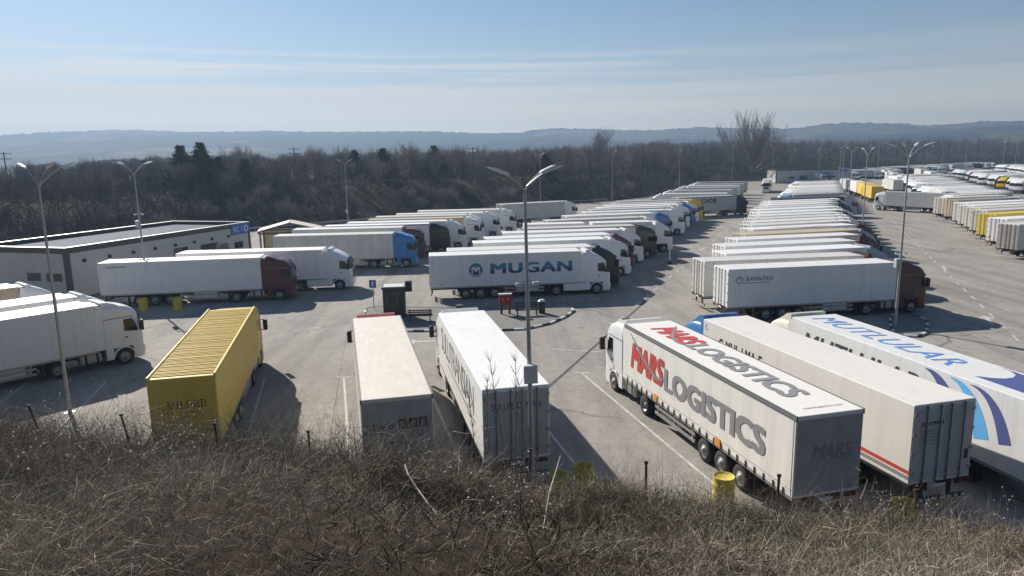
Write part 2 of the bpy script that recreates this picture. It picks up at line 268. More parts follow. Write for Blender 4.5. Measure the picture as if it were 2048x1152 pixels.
# asphalt
def asphalt_mat():
    m = mat('worn_asphalt', (0.19, 0.18, 0.165), 0.9, spec=0.25); t = m.node_tree; b = t.nodes['Principled BSDF']; g = N(t, 'ShaderNodeNewGeometry')
    def noise(sc, det, stretch=None, rot=0):
        n = N(t, 'ShaderNodeTexNoise', i_Scale=sc, i_Detail=det, i_Roughness=0.6); mp = N(t, 'ShaderNodeMapping'); mp.inputs['Scale'].default_value = stretch or (1, 1, 1); mp.inputs['Rotation'].default_value = (0, 0, rot)
        t.links.new(g.outputs['Position'], mp.inputs[0]); t.links.new(mp.outputs[0], n.inputs['Vector']); return n.outputs[0]
    def rng_(x, a, b_): r = t.nodes.new('ShaderNodeMapRange'); r.inputs[1].default_value = a; r.inputs[2].default_value = b_; t.links.new(x, r.inputs[0]); return r.outputs[0]
    def mixc_(f, a, c_):
        x = N(t, 'ShaderNodeMix', data_type='RGBA'); t.links.new(f, x.inputs[0])
        if hasattr(a, 'links'): t.links.new(a, x.inputs[6])
        else: x.inputs[6].default_value = a
        x.inputs[7].default_value = c_; return x.outputs[2]
    c1 = mixc_(rng_(noise(0.16, 4), .35, .7), (0.36, 0.333, 0.30, 1), (0.27, 0.253, 0.231, 1))
    c2 = mixc_(math_n(t, 'MULTIPLY', rng_(noise(0.55, 7, (1, .14, 1), -0.42), .44, .72), .75), c1, (0.13, 0.124, 0.116, 1))
    c3 = mixc_(math_n(t, 'MULTIPLY', rng_(noise(0.8, 3), .64, .74), .65), c2, (0.09, 0.086, 0.08, 1))
    c3 = mixc_(math_n(t, 'MULTIPLY', rng_(noise(1.7, 8), .42, .72), .5), c3, (0.17, 0.16, 0.148, 1))
    c4 = mixc_(math_n(t, 'MULTIPLY', rng_(noise(5, 6), .45, .75), .55), c3, (0.36, 0.34, 0.305, 1))
    vo_ = N(t, 'ShaderNodeTexVoronoi', feature='DISTANCE_TO_EDGE', i_Scale=0.085); ds = N(t, 'ShaderNodeVectorMath', operation='ADD'); nn_ = N(t, 'ShaderNodeTexNoise', i_Scale=0.6, i_Detail=4.0); sc_ = N(t, 'ShaderNodeVectorMath', operation='SCALE'); sc_.inputs['Scale'].default_value = 1.6
    t.links.new(g.outputs['Position'], nn_.inputs['Vector']); t.links.new(nn_.outputs['Color'], sc_.inputs[0]); t.links.new(g.outputs['Position'], ds.inputs[0]); t.links.new(sc_.outputs[0], ds.inputs[1]); t.links.new(ds.outputs[0], vo_.inputs['Vector'])
    c4 = mixc_(math_n(t, 'MULTIPLY', math_n(t, 'MULTIPLY', rng_(vo_.outputs['Distance'], .011, .005), rng_(noise(.05, 2), .48, .6)), .55), c4, (0.08, 0.077, 0.072, 1))
    c4 = mixc_(math_n(t, 'MULTIPLY', rng_(noise(1.3, 2), .70, .76), .75), c4, (0.07, 0.067, 0.062, 1))
    t.links.new(c4, b.inputs['Base Color'])
    bp = N(t, 'ShaderNodeBump', i_Strength=0.25, i_Distance=0.02); t.links.new(noise(30, 3), bp.inputs['Height']); t.links.new(bp.outputs[0], b.inputs['Normal']); return m
M_ASPH = asphalt_mat()
mb = MB(); mb.poly([(x, y, 0) for x, y in LOT[::-1]]); o = place('asphalt_lot', mb.mesh('asphalt_lot'), M_ASPH, kind='structure')
if o.data.polygons[0].normal.z < 0: o.data.flip_normals()
M_PAINT = mat('worn_white_paint', (0.62, 0.61, 0.58), 0.8, 0, 0.9, 2.2, dirt=(0.25, 0.24, 0.22)); M_TAR = mat('tar_strip', (0.045, 0.045, 0.048), 0.8)
mk = MB()
def stripe(mb, p, q, w=0.12, z=0.004, mi=0):
    p = Vector((*p, 0)); q = Vector((*q, 0)); d = (q-p).normalized(); n = Vector((-d.y, d.x, 0))*w/2
    mb.poly([(a.x, a.y, z) for a in (p-n, q-n, q+n, p+n)], mi)
bd = Vector((-0.2451, 0.9695))
for k in range(-5, 4):
    bx, by = -7.35+4.6*k, 29.39-0.0*k; a = Vector((bx, by))-bd*7; b_ = Vector((bx, by))+bd*10.3
    stripe(mk, a, b_); (stripe(mk, b_+Vector((-0.45, .03)), b_+Vector((0.45, -.03)), .12, .004) if k in (3, 0) else None)
stripe(mk, (2.58, 44.6), (5.73, 43.67))
for base, n_ in (((33.0, 44.5), 26), ((10.3, 57.6), 24), ((-17.0, 66.0), 12)):
    for k in range(n_):
        a = Vector(base)+Vector((0.397, 0.918))*(k*3.6); stripe(mk, a, a+Vector((0.397, 0.918))*1.6, .14)
def arrow(x, y, ang, L=3.2):
    d = Vector((math.cos(ang), math.sin(ang))); n = Vector((-d.y, d.x)); p = Vector((x, y)); stripe(mk, p-d*L/2, p+d*L*.18, .26)
    mk.poly([(q.x, q.y, .004) for q in (p+d*L*.18-n*.55, p+d*L*.5, p+d*L*.18+n*.55)])
for a in ((8.0, 52.0, math.radians(246)), (-6.2, 47.2, math.radians(185)), (34.9, 50.3, math.radians(66)), (25.5, 93, math.radians(246)), (46, 74, math.radians(66))): arrow(*a)
place('painted_markings', mk.mesh('painted_markings'), M_PAINT, kind='structure')
mb = MB(); stripe(mb, (0.4, 33.3), (11.9, 60.4), .17, .0045)
place('drain_channel', mb.mesh('drain_channel'), M_TAR, kind='structure')
mb = MB().tube((8.7, 52.9, -.05), (8.7, 52.9, .012), .36, n=14); place('manhole_cover', mb.mesh('manhole_cover'), M_CHASSIS, kind='structure')
# kerbed islands
M_PAVE = mat('island_paving', (0.20, 0.195, 0.185), 0.9, 0, 0.6, 1.3, dirt=(0.10, 0.10, 0.095)); M_KW = mat('kerb_white', (0.68, 0.68, 0.66), .7, 0, .5, 3); M_KB = mat('kerb_black', (0.04, 0.04, 0.042), .7, 0, .5, 3, dirt=(.12, .12, .12))
def island(name, pts, step=0.85):
    P = [Vector(p) for p in pts]; mb = MB(); n = len(P)
    cen = sum(P, Vector((0, 0)))/n; inner = [p+(cen-p).normalized()*0.15 for p in P]
    mb.add([(p.x, p.y, .11) for p in inner]+[(p.x, p.y, -.02) for p in inner], [list(range(n))]+[(i, n+i, n+(i+1) % n, (i+1) % n) for i in range(n)]); isl = place(name, mb.mesh(name), M_PAVE, kind='structure')
    pos = []; 
    for i in range(n):
        a, b_ = P[i], P[(i+1) % n]; L = (b_-a).length; m = max(1, round(L/step))
        for k in range(m): pos.append((a+(b_-a)*((k+.5)/m), math.atan2((b_-a).y, (b_-a).x), L/m))
    for k, (p, an, L) in enumerate(pos):
        me = cached(('kerb_stone', round(L, 2)), lambda: MB().box(-L/2+.006, L/2-.006, -.09, .09, -.02, .135, 0, .012)); place('kerb_stone', me, (M_PAVE if p.y > 57.1 else M_KW if k % 2 else M_KB), isl, (p.x, p.y, 0), an)
island('paved_island', [(-10.6, 50.25), (-8.06, 50.1), (-5.66, 49.92), (-3, 49.8), (-.75, 49.85), (.89, 49.95), (2.81, 51.62), (4.1, 53.73), (4.99, 55.86), (4.9, 56.7), (4.3, 57.2), (1.48, 57.6), (-3.1, 57.6), (-8, 58.2), (-11.6, 58.9), (-12.3, 58.2), (-11.6, 52.0)])
island('small_island', [(30.2, 52.2), (30.55, 51.3), (30.37, 50.4), (29.42, 48.5), (28.2, 46.7), (27.2, 45.9), (26.4, 46.1), (26.2, 47), (27.2, 49.4), (28.6, 52), (29.5, 52.6)])

# ---------------------------------------------------------------- trucks (local frame: x forward, trailer rear at x = 0, ground z = 0)
CABX = 14.0
SECT = {   # z, front x, half width, corner radius, rear x
 'sleek': [(1.12, 2.28, 1.22, .22, 0), (1.5, 2.31, 1.24, .24, 0), (2.0, 2.27, 1.24, .28, 0), (2.45, 2.13, 1.235, .30, 0), (2.92, 1.97, 1.225, .32, 0), (3.05, 1.88, 1.22, .34, 0), (3.32, 1.58, 1.20, .36, 0), (3.6, 1.12, 1.17, .38, 0), (3.82, .62, 1.12, .3, 0), (3.93, .3, 1.05, .15, .02)],
 'tall': [(1.12, 2.26, 1.22, .16, 0), (1.5, 2.28, 1.24, .17, 0), (2.05, 2.27, 1.245, .2, 0), (2.5, 2.2, 1.245, .22, 0), (2.95, 2.1, 1.24, .25, 0), (3.12, 2.06, 1.235, .27, 0), (3.38, 1.93, 1.22, .32, 0), (3.6, 1.66, 1.19, .4, 0), (3.73, 1.2, 1.12, .4, 0), (3.78, .75, 1.02, .3, .03)],
 'round': [(1.12, 2.25, 1.21, .24, 0), (1.5, 2.28, 1.235, .28, 0), (2.0, 2.25, 1.24, .33, 0), (2.45, 2.15, 1.235, .36, 0), (2.9, 2.03, 1.22, .38, 0), (3.05, 1.97, 1.21, .4, 0), (3.3, 1.75, 1.18, .42, 0), (3.5, 1.4, 1.13, .42, 0), (3.62, .95, 1.05, .35, 0), (3.66, .5, .95, .2, .05)]}
def contour(z, xf, hw, r, xr, off=0.0):
    xf += off; hw += off; p = [(xr, hw), (xr+.55*(xf-r-xr), hw)]
    p += [(xf-r+r*math.sin(a), hw-r+r*math.cos(a)) for a in [math.pi/2*k/5 for k in range(6)]]
    p += [(xf+.035, hw*.33), (xf+.035, -hw*.33)]
    p += [(xf-r+r*math.sin(a), -hw+r-r*math.cos(a)) for a in [math.pi/2*k/5 for k in range(5, -1, -1)]]
    p += [(xr+.55*(xf-r-xr), -hw), (xr, -hw)]
    return [(x, y, z) for x, y in p]
def cab_mb(kind):
    mb = MB(); rings = [contour(*s) for s in SECT[kind]]; n = len(rings[0]); v = [q for r in rings for q in r]
    f = [(i*n+j, i*n+(j+1) % n, (i+1)*n+(j+1) % n, (i+1)*n+j)[::-1] for i in range(len(rings)-1) for j in range(n)]
    mb.add(v, f, 0, True); mb.add(rings[-1], [list(range(n))[::-1]], 0); mb.add(rings[0], [list(range(n))], 0)
    return mb
def sharp(me, a=35):
    me.set_sharp_from_angle(angle=math.radians(a)); return me
def cab_mesh(kind):
    k = ('cab', kind)
    if k not in CACHE: CACHE[k] = sharp(cab_mb(kind).mesh('cab_'+kind), 40)
    return CACHE[k]
def hw_at(kind, z): return float(np.interp(z, [s[0] for s in SECT[kind]], [s[2] for s in SECT[kind]]))
def xf_at(kind, z): return float(np.interp(z, [s[0] for s in SECT[kind]], [s[1] for s in SECT[kind]]))
def screen_mb(kind):
    mb = MB(); S_ = SECT[kind]; lv = [S_[2], S_[3], S_[4]]; R_ = []
    for i, s in enumerate(lv):
        c = contour(*s, off=.008); q = c[4:14]; z = s[0]+(.07 if i == 0 else -.02 if i == 2 else 0); R_.append([(x, y, z) for x, y, _ in q])
    n = len(R_[0]); mb.add([p for r in R_ for p in r], [(i*n+j, (i+1)*n+j, (i+1)*n+j+1, i*n+j+1)[::-1] for i in range(2) for j in range(n-1)], 0, True); return mb
def sidewin_mb(kind, sgn):
    xf = xf_at(kind, 2.1); pts = [(xf-1.12, 2.12), (xf-.36, 2.02), (xf-.30, 2.06), (xf-.42, 2.55), (xf-.58, 2.86), (xf-1.12, 2.86)]; mb = MB()
    w = [(x, sgn*(hw_at(kind, z)+.006), z) for x, z in pts]; mb.poly(w if sgn < 0 else w[::-1]); return mb
def door_mb(kind, sgn):
    xf = xf_at(kind, 2.0); mb = MB(); x0, x1 = xf-1.18, xf-.33; y = sgn*hw_at(kind, 1.6)
    pr = [(x0, 1.2), (x1-.12, 1.2), (x1, 1.5), (x1, 1.98), (x0, 2.08)]; mb.prism(pr, y-.02, y+.012, 0); mb.box(x0+.05, x0+.24, y-.03 if sgn < 0 else y, y if sgn < 0 else y+.03, 1.68, 1.76, 1); return mb
def mirror_mb(kind, sgn):
    xf = xf_at(kind, 2.6); mb = MB(); y = sgn*(hw_at(kind, 2.6)); a, b_ = sorted((y+sgn*.10, y+sgn*.36)); mb.box(xf-.18, xf+.04, a, b_, 2.05, 2.72, 0, .03); mb.box(xf-.1, xf-.04, min(y, y+sgn*.2), max(y, y+sgn*.2), 2.7, 2.75); mb.box(xf-.1, xf-.04, min(y, y+sgn*.2), max(y, y+sgn*.2), 2.06, 2.1); return mb
def wheel_mb(rad=.5, w=.3, sgn=1):
    mb = MB(); n = 24; prof = [(.30, -w/2), (rad-.03, -w/2), (rad, -w/2+.05), (rad, w/2-.05), (rad-.03, w/2), (.30, w/2)]; v = []
    for r, y in prof:
        for i in range(n): a = 2*math.pi*i/n; v.append((r*math.cos(a), sgn*y, rad+r*math.sin(a)))
    fs = [(k*n+i, k*n+(i+1) % n, (k+1)*n+(i+1) % n, (k+1)*n+i) for k in range(5) for i in range(n)]
    mb.add(v, fs if sgn > 0 else [f[::-1] for f in fs], 0, True); return mb
def rim_mb(rad=.5, w=.3, sgn=1, deep=True):
    mb = MB(); n = 20; prof = [(.305, w/2-.005), (.27, w/2-.03), (.25, w/2-(.12 if deep else .02)), (.15, w/2-(.13 if deep else -.01)), (.11, w/2-(.05 if deep else -.09)), (.0, w/2-(.03 if deep else -.10))]; v = []
    for r, y in prof:
        for i in range(n): a = 2*math.pi*i/n; v.append((r*math.cos(a), sgn*y, rad+r*math.sin(a)))
    fs = [(k*n+i, k*n+(i+1) % n, (k+1)*n+(i+1) % n, (k+1)*n+i) for k in range(5) for i in range(n)]
    mb.add(v, fs if sgn > 0 else [f[::-1] for f in fs], 0, True); return mb
def box_mb(L, zb=1.15, zt=4.0, ch=.035, w=1.28): return MB().box(0, L, -w, w, zb, zt, 0, ch)
def curtain_mb(L, sgn):
    mb = MB(); n = int(L*9); v = []; zs = (1.2, 1.42, 2.4, 3.4, 3.86); 
    for z in zs:
        for i in range(n+1):
            x = .12+(L-.24)*i/n; bul = .005*math.sin(x*2*math.pi/1.35)+.002*math.sin(x*2*math.pi/.46+z); v.append((x, sgn*(1.292+bul*(1 if 1.2 < z < 3.8 else .4)), z))
    f = [(k*(n+1)+i, k*(n+1)+i+1, (k+1)*(n+1)+i+1, (k+1)*(n+1)+i) for k in range(len(zs)-1) for i in range(n)]
    mb.add(v, f if sgn < 0 else [q[::-1] for q in f], 0, True); return mb
def chassis_mb(L):
    mb = MB()
    for y in (-.45, .45): mb.box(.1, L-.3, y-.07, y+.07, .82, 1.13)
    for x in np.arange(.4, L-.4, 1.6): mb.box(x, x+.12, -1.15, 1.15, 1.0, 1.12)
    for x in (3.1, 4.4, 5.7):
        if x < L-1: mb.tube((x, -1.0, .5), (x, 1.0, .5), .08, n=8)
    mb.box(2.4, min(6.4, L-1), -.3, .3, .6, .95); return mb
def tractor_mb():
    mb = MB()
    for y in (-.42, .42): mb.box(10.4, 16.0, y-.06, y+.06, .72, 1.0)
    mb.box(10.5, 12.3, -.5, .5, .98, 1.12); mb.tube((11.3, -1.0, .5), (11.3, 1.0, .5), .12, n=8); mb.tube((15.05, -1.0, .5), (15.05, 1.0, .5), .09, n=8); mb.box(12.6, 13.9, -.7, .7, .6, 1.12); mb.box(13.9, 16.1, -.8, .8, .55, 1.15); return mb
def fender_mb(sgn, r=.6, a0=8, a1=172, w=.34):
    mb = MB(); v = []; n = 10; ya, yb = sgn*.9, sgn*1.235
    for i in range(n+1):
        a = math.radians(a0+(a1-a0)*i/n)
        for rr in (r-.02, r+.05):
            for y in (ya, yb): v.append((rr*math.cos(a), y, .5+rr*math.sin(a)))
    f = []
    for i in range(n):
        b0, b1 = i*4, i*4+4; f += [(b0+2, b0+3, b1+3, b1+2), (b0, b1, b1+1, b0+1), (b0+1, b1+1, b1+3, b0+3), (b0, b0+2, b1+2, b1)]
    mb.add(v, f+[(0, 1, 3, 2), (n*4, n*4+2, n*4+3, n*4+1)]); return mb
def side_panel_mb(sgn): a, b_ = sorted((sgn*1.0, sgn*1.235)); return MB().box(11.95, 14.35, a, b_, .40, 1.08, 0, .04)
def tank_mb(sgn):
    mb = MB(); a, b_ = sorted((sgn*.62, sgn*1.18)); mb.box(12.5, 13.75, a, b_, .42, 1.02, 0, .12)
    for x in (12.8, 13.45): mb.box(x, x+.06, a-.012, b_+.012, .41, 1.03, 1, .1)
    return mb
def low_cab_mb(sgn):                                    # step panel behind the bumper and ahead of the wheel
    a, b_ = sorted((sgn*.9, sgn*1.225)); return MB().box(15.66, 15.9, a, b_, .36, 1.12)
def bumper_mb(): 
    mb = MB(); c = [(x-.02, y, 0) for x, y, _ in contour(0, 2.36, 1.235, .25, 1.62)]; n = len(c); rings = [[(x+14.0+dx, y, z) for x, y, _ in c] for z, dx in ((.32, -.06), (.42, 0), (.95, .02), (1.12, -.04))]
    mb.add([p for r in rings for p in r], [(i*n+j, i*n+(j+1) % n, (i+1)*n+(j+1) % n, (i+1)*n+j)[::-1] for i in range(3) for j in range(n)]+[list(range(n)), [3*n+i for i in range(n)][::-1]]); return mb
def grille_mb(kind):
    mb = MB(); x = xf_at(kind, 1.4)+.03; mb.box(x-.06, x+.035, -.75, .75, 1.18, 1.9)
    for z in (1.32, 1.5, 1.68): mb.box(x+.03, x+.05, -.72, .72, z, z+.05, 1)
    return mb
def headlight_mb(sgn): a, b_ = sorted((sgn*.72, sgn*1.1)); return MB().box(16.2, 16.37, a, b_, .62, .9, 0, .04)
def visor_mb(kind): xf = xf_at(kind, 3.0); return MB().prism([(xf-.02, 2.96), (xf+.17, 2.86), (xf+.18, 2.9), (xf+.0, 3.08)], -1.05, 1.05)
def deflector_mb(kind):
    z0 = {'sleek': 3.9, 'tall': 3.72, 'round': 3.6}[kind]; h = 4.05; mb = MB(); pr = [(.05, z0-.05), (1.25 if kind != 'sleek' else .5, z0-.1), (.8 if kind != 'sleek' else .3, z0+.16), (.42, h-.04), (.1, h), (.05, h-.02)]; mb.prism(pr, -1.02, 1.02); return mb
def fairing_mb(sgn): a, b_ = sorted((sgn*1.17, sgn*1.21)); return MB().prism([(-.42, 1.15), (.0, 1.15), (.0, 3.82), (-.3, 3.86), (-.42, 3.3)], a, b_)
def guard_mb(L, sgn):
    mb = MB(); a, b_ = sorted((sgn*1.16, sgn*1.21))
    for z in (.48, .78): mb.box(6.5, 10.2, a, b_, z, z+.14)
    for x in (6.7, 8.3, 9.9): mb.box(x, x+.07, min(a, sgn*1.1), max(b_, sgn*1.1)-.01, .45, 1.12)
    return mb
def pallet_mb(sgn): a, b_ = sorted((sgn*.55, sgn*1.17)); return MB().box(7.7, 9.7, a, b_, .52, 1.1, 0, .03)
def leg_mb(sgn): y = sgn*.85; return MB().box(10.55, 10.72, y-.09, y+.09, .12, 1.1).box(10.46, 10.8, y-.16, y+.16, .0, .12)
def flap_mb(x, sgn): a, b_ = sorted((sgn*.78, sgn*1.22)); return MB().box(x, x+.025, a, b_, .18, .95)
def rearbar_mb():
    mb = MB().box(.02, .12, -1.22, 1.22, .42, .56, 0)
    for k in range(8): mb.box(.012, .02, -1.2+k*.3, -1.2+k*.3+.15, .44, .54, 1)
    for y in (-.6, .6): mb.box(.1, .2, y-.05, y+.05, .5, 1.1, 0)
    return mb
def tail_mb(sgn): a, b_ = sorted((sgn*.72, sgn*1.18)); return MB().box(-.012, .05, a, b_, .95, 1.1)
def reefer_mb():
    mb = MB().box(13.6, 14.02, -.98, .98, 1.9, 3.92, 0, .07); mb.box(14.02, 14.035, -.7, .7, 2.9, 3.7, 1); mb.box(13.62, 13.98, -.6, .6, 3.92, 3.945, 1); return mb
def rear_door_mb(sgn, w=1.24): a, b_ = sorted((sgn*.012, sgn*w)); return MB().box(-.014, .03, a, b_, 1.26, 3.86, 0, .008)
def lock_bar_mb(): return MB().tube((-.05, 0, 1.2), (-.05, 0, 3.93), .022, n=6).box(-.06, -.01, -.05, .05, 1.5, 1.56).box(-.06, -.01, -.03, .03, 1.2, 1.28).box(-.06, -.01, -.03, .03, 3.85, 3.93)
def hinge_mb():  # hinges down one edge
    mb = MB()
    for z in (1.5, 2.2, 2.9, 3.6): mb.box(-.035, .02, -.07, .07, z, z+.1)
    return mb
def rails_mb(L, dz=0.0):
    mb = MB()
    for s in (-1, 1):
        a, b_ = sorted((s*1.27, s*1.292)); mb.box(.0, L, a, b_, 1.08, 1.2)
    return mb
def toprail_mb(L, sgn):
    mb = MB(); a, b_ = sorted((sgn*1.24, sgn*1.305)); mb.box(-.01, L, a, b_, 3.84, 3.93, 0); mb.box(-.01, L, a, b_, 3.965, 4.012, 0); a, b_ = sorted((sgn*1.24, sgn*1.298)); mb.box(0, L, a, b_, 3.93, 3.965, 1); return mb
def seams_mb(L):
    mb = MB()
    for x in np.arange(1.36, L-.5, 1.36): mb.box(x-.014, x+.014, -1.24, 1.24, 3.99, 4.008)
    for s in (-1, 1): mb.box(.02, L-.02, min(s*1.2, s*1.262), max(s*1.2, s*1.262), 3.99, 4.012, 0)
    return mb
def gear_mb(L=13.6):                                    # undercarriage of a far truck in one piece
    mb = MB().box(.3, L-.4, -.5, .5, .7, 1.15); mb.box(.05, .15, -1.2, 1.2, .42, .56); mb.box(L-1, L+2.4, -.7, .7, .5, 1.12)
    for x in (3.1, 4.4, 5.7, L-2.3, L+1.45):
        for s in (-1, 1): mb.tube((x, s*.9, .5), (x, s*1.22, .5), .5, n=12)
    mb.box(L+2.1, L+2.72, -1.2, 1.2, .35, 1.1, 0, .06); return mb

def semi(x, y, h, label, cab='sleek', cc='white', box='reefer', bm=None, lod=1, group='articulated trucks in the parking bays', off=(0, 0), unit=None, reefer=False, deflector=True, rear=None, skirt=None, seams=False, bars=True):
    """one articulated truck; x, y = middle of the trailer's rear edge, h = heading"""
    T = thing('semi_truck', label, 'truck', (x, y, 0), h, group); bm = bm or M_WHITE; CM = CABS[cc]; L = 13.6; P = {}
    P['root'] = T
    P['box'] = B = place('trailer_box', cached(('trailer_box', L), lambda: box_mb(L)), bm, T)
    K = place('cab', cab_mesh(cab), CM, T, (CABX, 0, 0)); P['cab'] = K
    place('windscreen', cached(('windscreen', cab), lambda: screen_mb(cab)), M_GLASS, K)
    for s in (-1, 1): place('side_window', cached(('side_window', cab, s), lambda: sidewin_mb(cab, s)), M_GLASS, K)
    if deflector: place('roof_deflector', cached(('roof_deflector', cab), lambda: deflector_mb(cab)), CM, K)
    if lod >= 2:
        place('running_gear', cached('running_gear', gear_mb), M_CHASSIS, T); 
        if reefer: place('cooling_unit', cached('cooling_unit', reefer_mb), [unit or M_WHITE, M_GREYM], T)
        return P
    place('chassis', cached(('chassis', L), lambda: chassis_mb(L)), M_CHASSIS, T); place('tractor_frame', cached('tractor_frame', tractor_mb), M_CHASSIS, T)
    for s in (-1, 1):
        for wx, dp, wd in ((3.1, False, .36), (4.4, False, .36), (5.7, False, .36), (11.3, True, .55), (15.05, False, .34)):
            k = 'd' if dp else 's'; ww = .55 if dp else .36
            w = place('wheel', cached(('wheel', k, s), lambda: wheel_mb(.5, ww, s)), M_TYRE, T, (wx, s*(1.23-ww/2), 0)); place('rim', cached(('rim', k, s), lambda: rim_mb(.5, ww, s, dp)), M_RIM, w)
        place('door', cached(('door', cab, s), lambda: door_mb(cab, s)), [CM, M_BLACK], K)
        place('mirror', cached(('mirror', cab, s), lambda: mirror_mb(cab, s)), M_BLACK, K)
        place('fender', cached(('fender', s), lambda: fender_mb(s)), CM if cc != 'red' else CABS['maroon'], T, (15.05, 0, 0))
        place('step', cached(('step', s), lambda: low_cab_mb(s)), CM, T)
        place('rear_cab_panel', cached(('rear_cab_panel', s), lambda: MB().box(14.0, 14.42, min(s*.9, s*1.225), max(s*.9, s*1.225), .44, 1.12)), CM, T)
        place('headlight', cached(('headlight', s), lambda: headlight_mb(s)), M_LAMP, T)
        if (skirt if skirt is not None else cab == 'sleek'): place('side_skirt', cached(('side_skirt', s), lambda: side_panel_mb(s)), CM, T)
        else: place('fuel_tank', cached(('fuel_tank', s), lambda: tank_mb(s)), [M_ALU, M_BLACK], T)
        place('side_fairing', cached(('side_fairing', s), lambda: fairing_mb(s)), CM, T, (CABX, 0, 0))
        place('side_guard', cached(('side_guard', s), lambda: guard_mb(L, s)), M_ALU, T)
        place('landing_leg', cached(('landing_leg', s), lambda: leg_mb(s)), M_CHASSIS, T)
        place('mudflap', cached(('mudflap', s), lambda: flap_mb(2.2, s)), M_BLACK, T)
        place('tail_light', cached(('tail_light', s), lambda: tail_mb(s)), M_TAIL, T)
        place('pallet_box', cached(('pallet_box', s), lambda: pallet_mb(s)), M_GALVW if s < 0 else M_CHASSIS, T)
    if cab == 'tall': [place('cab_seam', cached(('cab_seam', s), lambda: MB().box(.0, 1.75, min(s*1.235, s*1.247), max(s*1.235, s*1.247), 2.97, 3.02)), M_GREYM, K) for s in (-1, 1)]
    place('bumper', cached('bumper', bumper_mb), CM, T); place('grille', cached(('grille', cab), lambda: grille_mb(cab)), [M_BLACK, M_GREYM], K); place('sun_visor', cached(('sun_visor', cab), lambda: visor_mb(cab)), M_BLACK, K)
    if lod == 0: place('number_plate', cached('number_plate', lambda: MB().box(-.03, -.02, -.26, .26, .96, 1.07)), P_WHITE, T)
    place('underrun_bar', cached('underrun_bar', rearbar_mb), [M_CHASSIS, P_WHITE], T)
    place('bottom_rail', cached(('bottom_rail', L), lambda: rails_mb(L)), M_ALU, T)
    if box == 'reefer' and (reefer or unit): place('cooling_unit', cached('cooling_unit', reefer_mb), [unit or M_WHITE, M_GREYM], T)
    if box == 'reefer' and seams:
        place('roof_seam', cached(('roof_seam', L), lambda: seams_mb(L)), M_GREYP, B)
    rm = rear or bm
    for s in (-1, 1):
        d = place('rear_door', cached(('rear_door', s), lambda: rear_door_mb(s)), rm, T)
        for yy in ((.22, .78) if bars else ()): place('lock_bar', cached('lock_bar', lock_bar_mb), M_GREYM, d, (0, s*yy, 0))
        (place('hinge_row', cached('hinge_row', hinge_mb), M_ALU, d, (0, s*1.2, 0)) if bars else None)
    if box == 'curtain':
        for s in (-1, 1):
            c = place('curtain', cached(('curtain', L, s), lambda: curtain_mb(L, s)), bm, T); place('top_rail', cached(('top_rail', L, s), lambda: toprail_mb(L, s)), [M_GREYM, M_ALU], T); P['curtain%d' % s] = c; place('hem', cached(('hem', L, s), lambda: MB().box(.1, L-.1, min(s*1.296, s*1.306), max(s*1.296, s*1.306), 1.455, 1.475)), M_GREYP, c)
    return P
def print_on(P, mb, mats, name='lettering', par='box'): return place(name, mb.mesh(name), mats, P[par])
LS = ((0, 1.286, 0), (-1, 0, 0), (0, 0, 1)); 
def left(x, z, y=1.287): return (x, y, z), (-1, 0, 0), (0, 0, 1)
def right(x, z, y=-1.287): return (x, y, z), (1, 0, 0), (0, 0, 1)
def roof(x, y, z=4.006): return (x, y, z), (-1, 0, 0), (0, -1, 0)
def rearp(y, z, x=-.018): return (x, y, z), (0, -1, 0), (0, 0, 1)
NEAR = 'trucks parked nose-out in the near row'
# -- near row
P = semi(10.313, 21.778, 1.825, 'white curtain-sided truck with red and grey MARS LOGISTICS lettering', 'tall', 'white', 'curtain', M_TARP, 0, NEAR, rear=M_GREYT, bars=False)
mb = MB(); letters(mb, 'MARS', *left(12.75, 2.0, 1.312), 3.55, 1.32, .055, .22, .86, 0); letters(mb, 'LOGISTICS', *left(9.15, 1.95, 1.312), 7.6, 1.05, .052, 0, .9, 1)
ribbon2d(mb, [(-.15+.25*k, 1.75-1.55*math.sin(min(1, k/15)*math.pi/2)**1.1+.45*max(0, (k-11)/5)**2, .015+.075*math.sin(math.pi*k/16.5)) for k in range(17)], *left(12.75, 1.98, 1.316), 1); print_on(P, mb, [P_RED, P_GREY])
mb = MB(); letters(mb, 'MARS', *roof(12.3, .55, 4.016), 3.3, 1.3, .05, .22, .86, 0); letters(mb, 'LOGISTICS', *roof(8.9, .5, 4.016), 7.2, 1.1, .045, 0, .9, 1)
ribbon2d(mb, [(.0+.22*k, 1.5-1.5*math.sin(min(1, k/15)*math.pi/2)+.3*max(0, (k-11)/5)**2, .015+.06*math.sin(math.pi*k/16.5)) for k in range(17)], *roof(12.3, .6, 4.019), 1)
letters(mb, 'marslogistics.com', (.5, .62, 4.016), (0, -1, 0), (1, 0, 0), 1.5, .14, .02, 0, 1, 1); print_on(P, mb, [P_RED, P_GREY])
mb = MB(); letters(mb, 'MARS', *rearp(.65, 2.45), 1.55, .5, .035, .22, .86); ribbon2d(mb, [(-.2+.12*k, .75-.85*math.sin(min(1, k/15)*math.pi/2)+.22*max(0, (k-9)/7)**2, .008+.035*math.sin(math.pi*k/16.5)) for k in range(17)], *rearp(.65, 2.4)); print_on(P, mb, P_GREY)
mb = MB()
for k in range(24):
    x = .45+k*.55
    for s in (-1, 1): mb.box(x, x+.05, min(s*1.3, s*1.325), max(s*1.3, s*1.325), 1.12, 1.38)
place('buckle_row', mb.mesh('buckle_row'), M_BLACK, P['root'], kind='stuff')
for x in (4.6, 9.95): place('orange_plate', cached('orange_plate', lambda: MB().box(-.2, .2, 1.314, 1.322, 1.16, 1.5)), M_ORANGE, P['root'], (x, 0, 0))
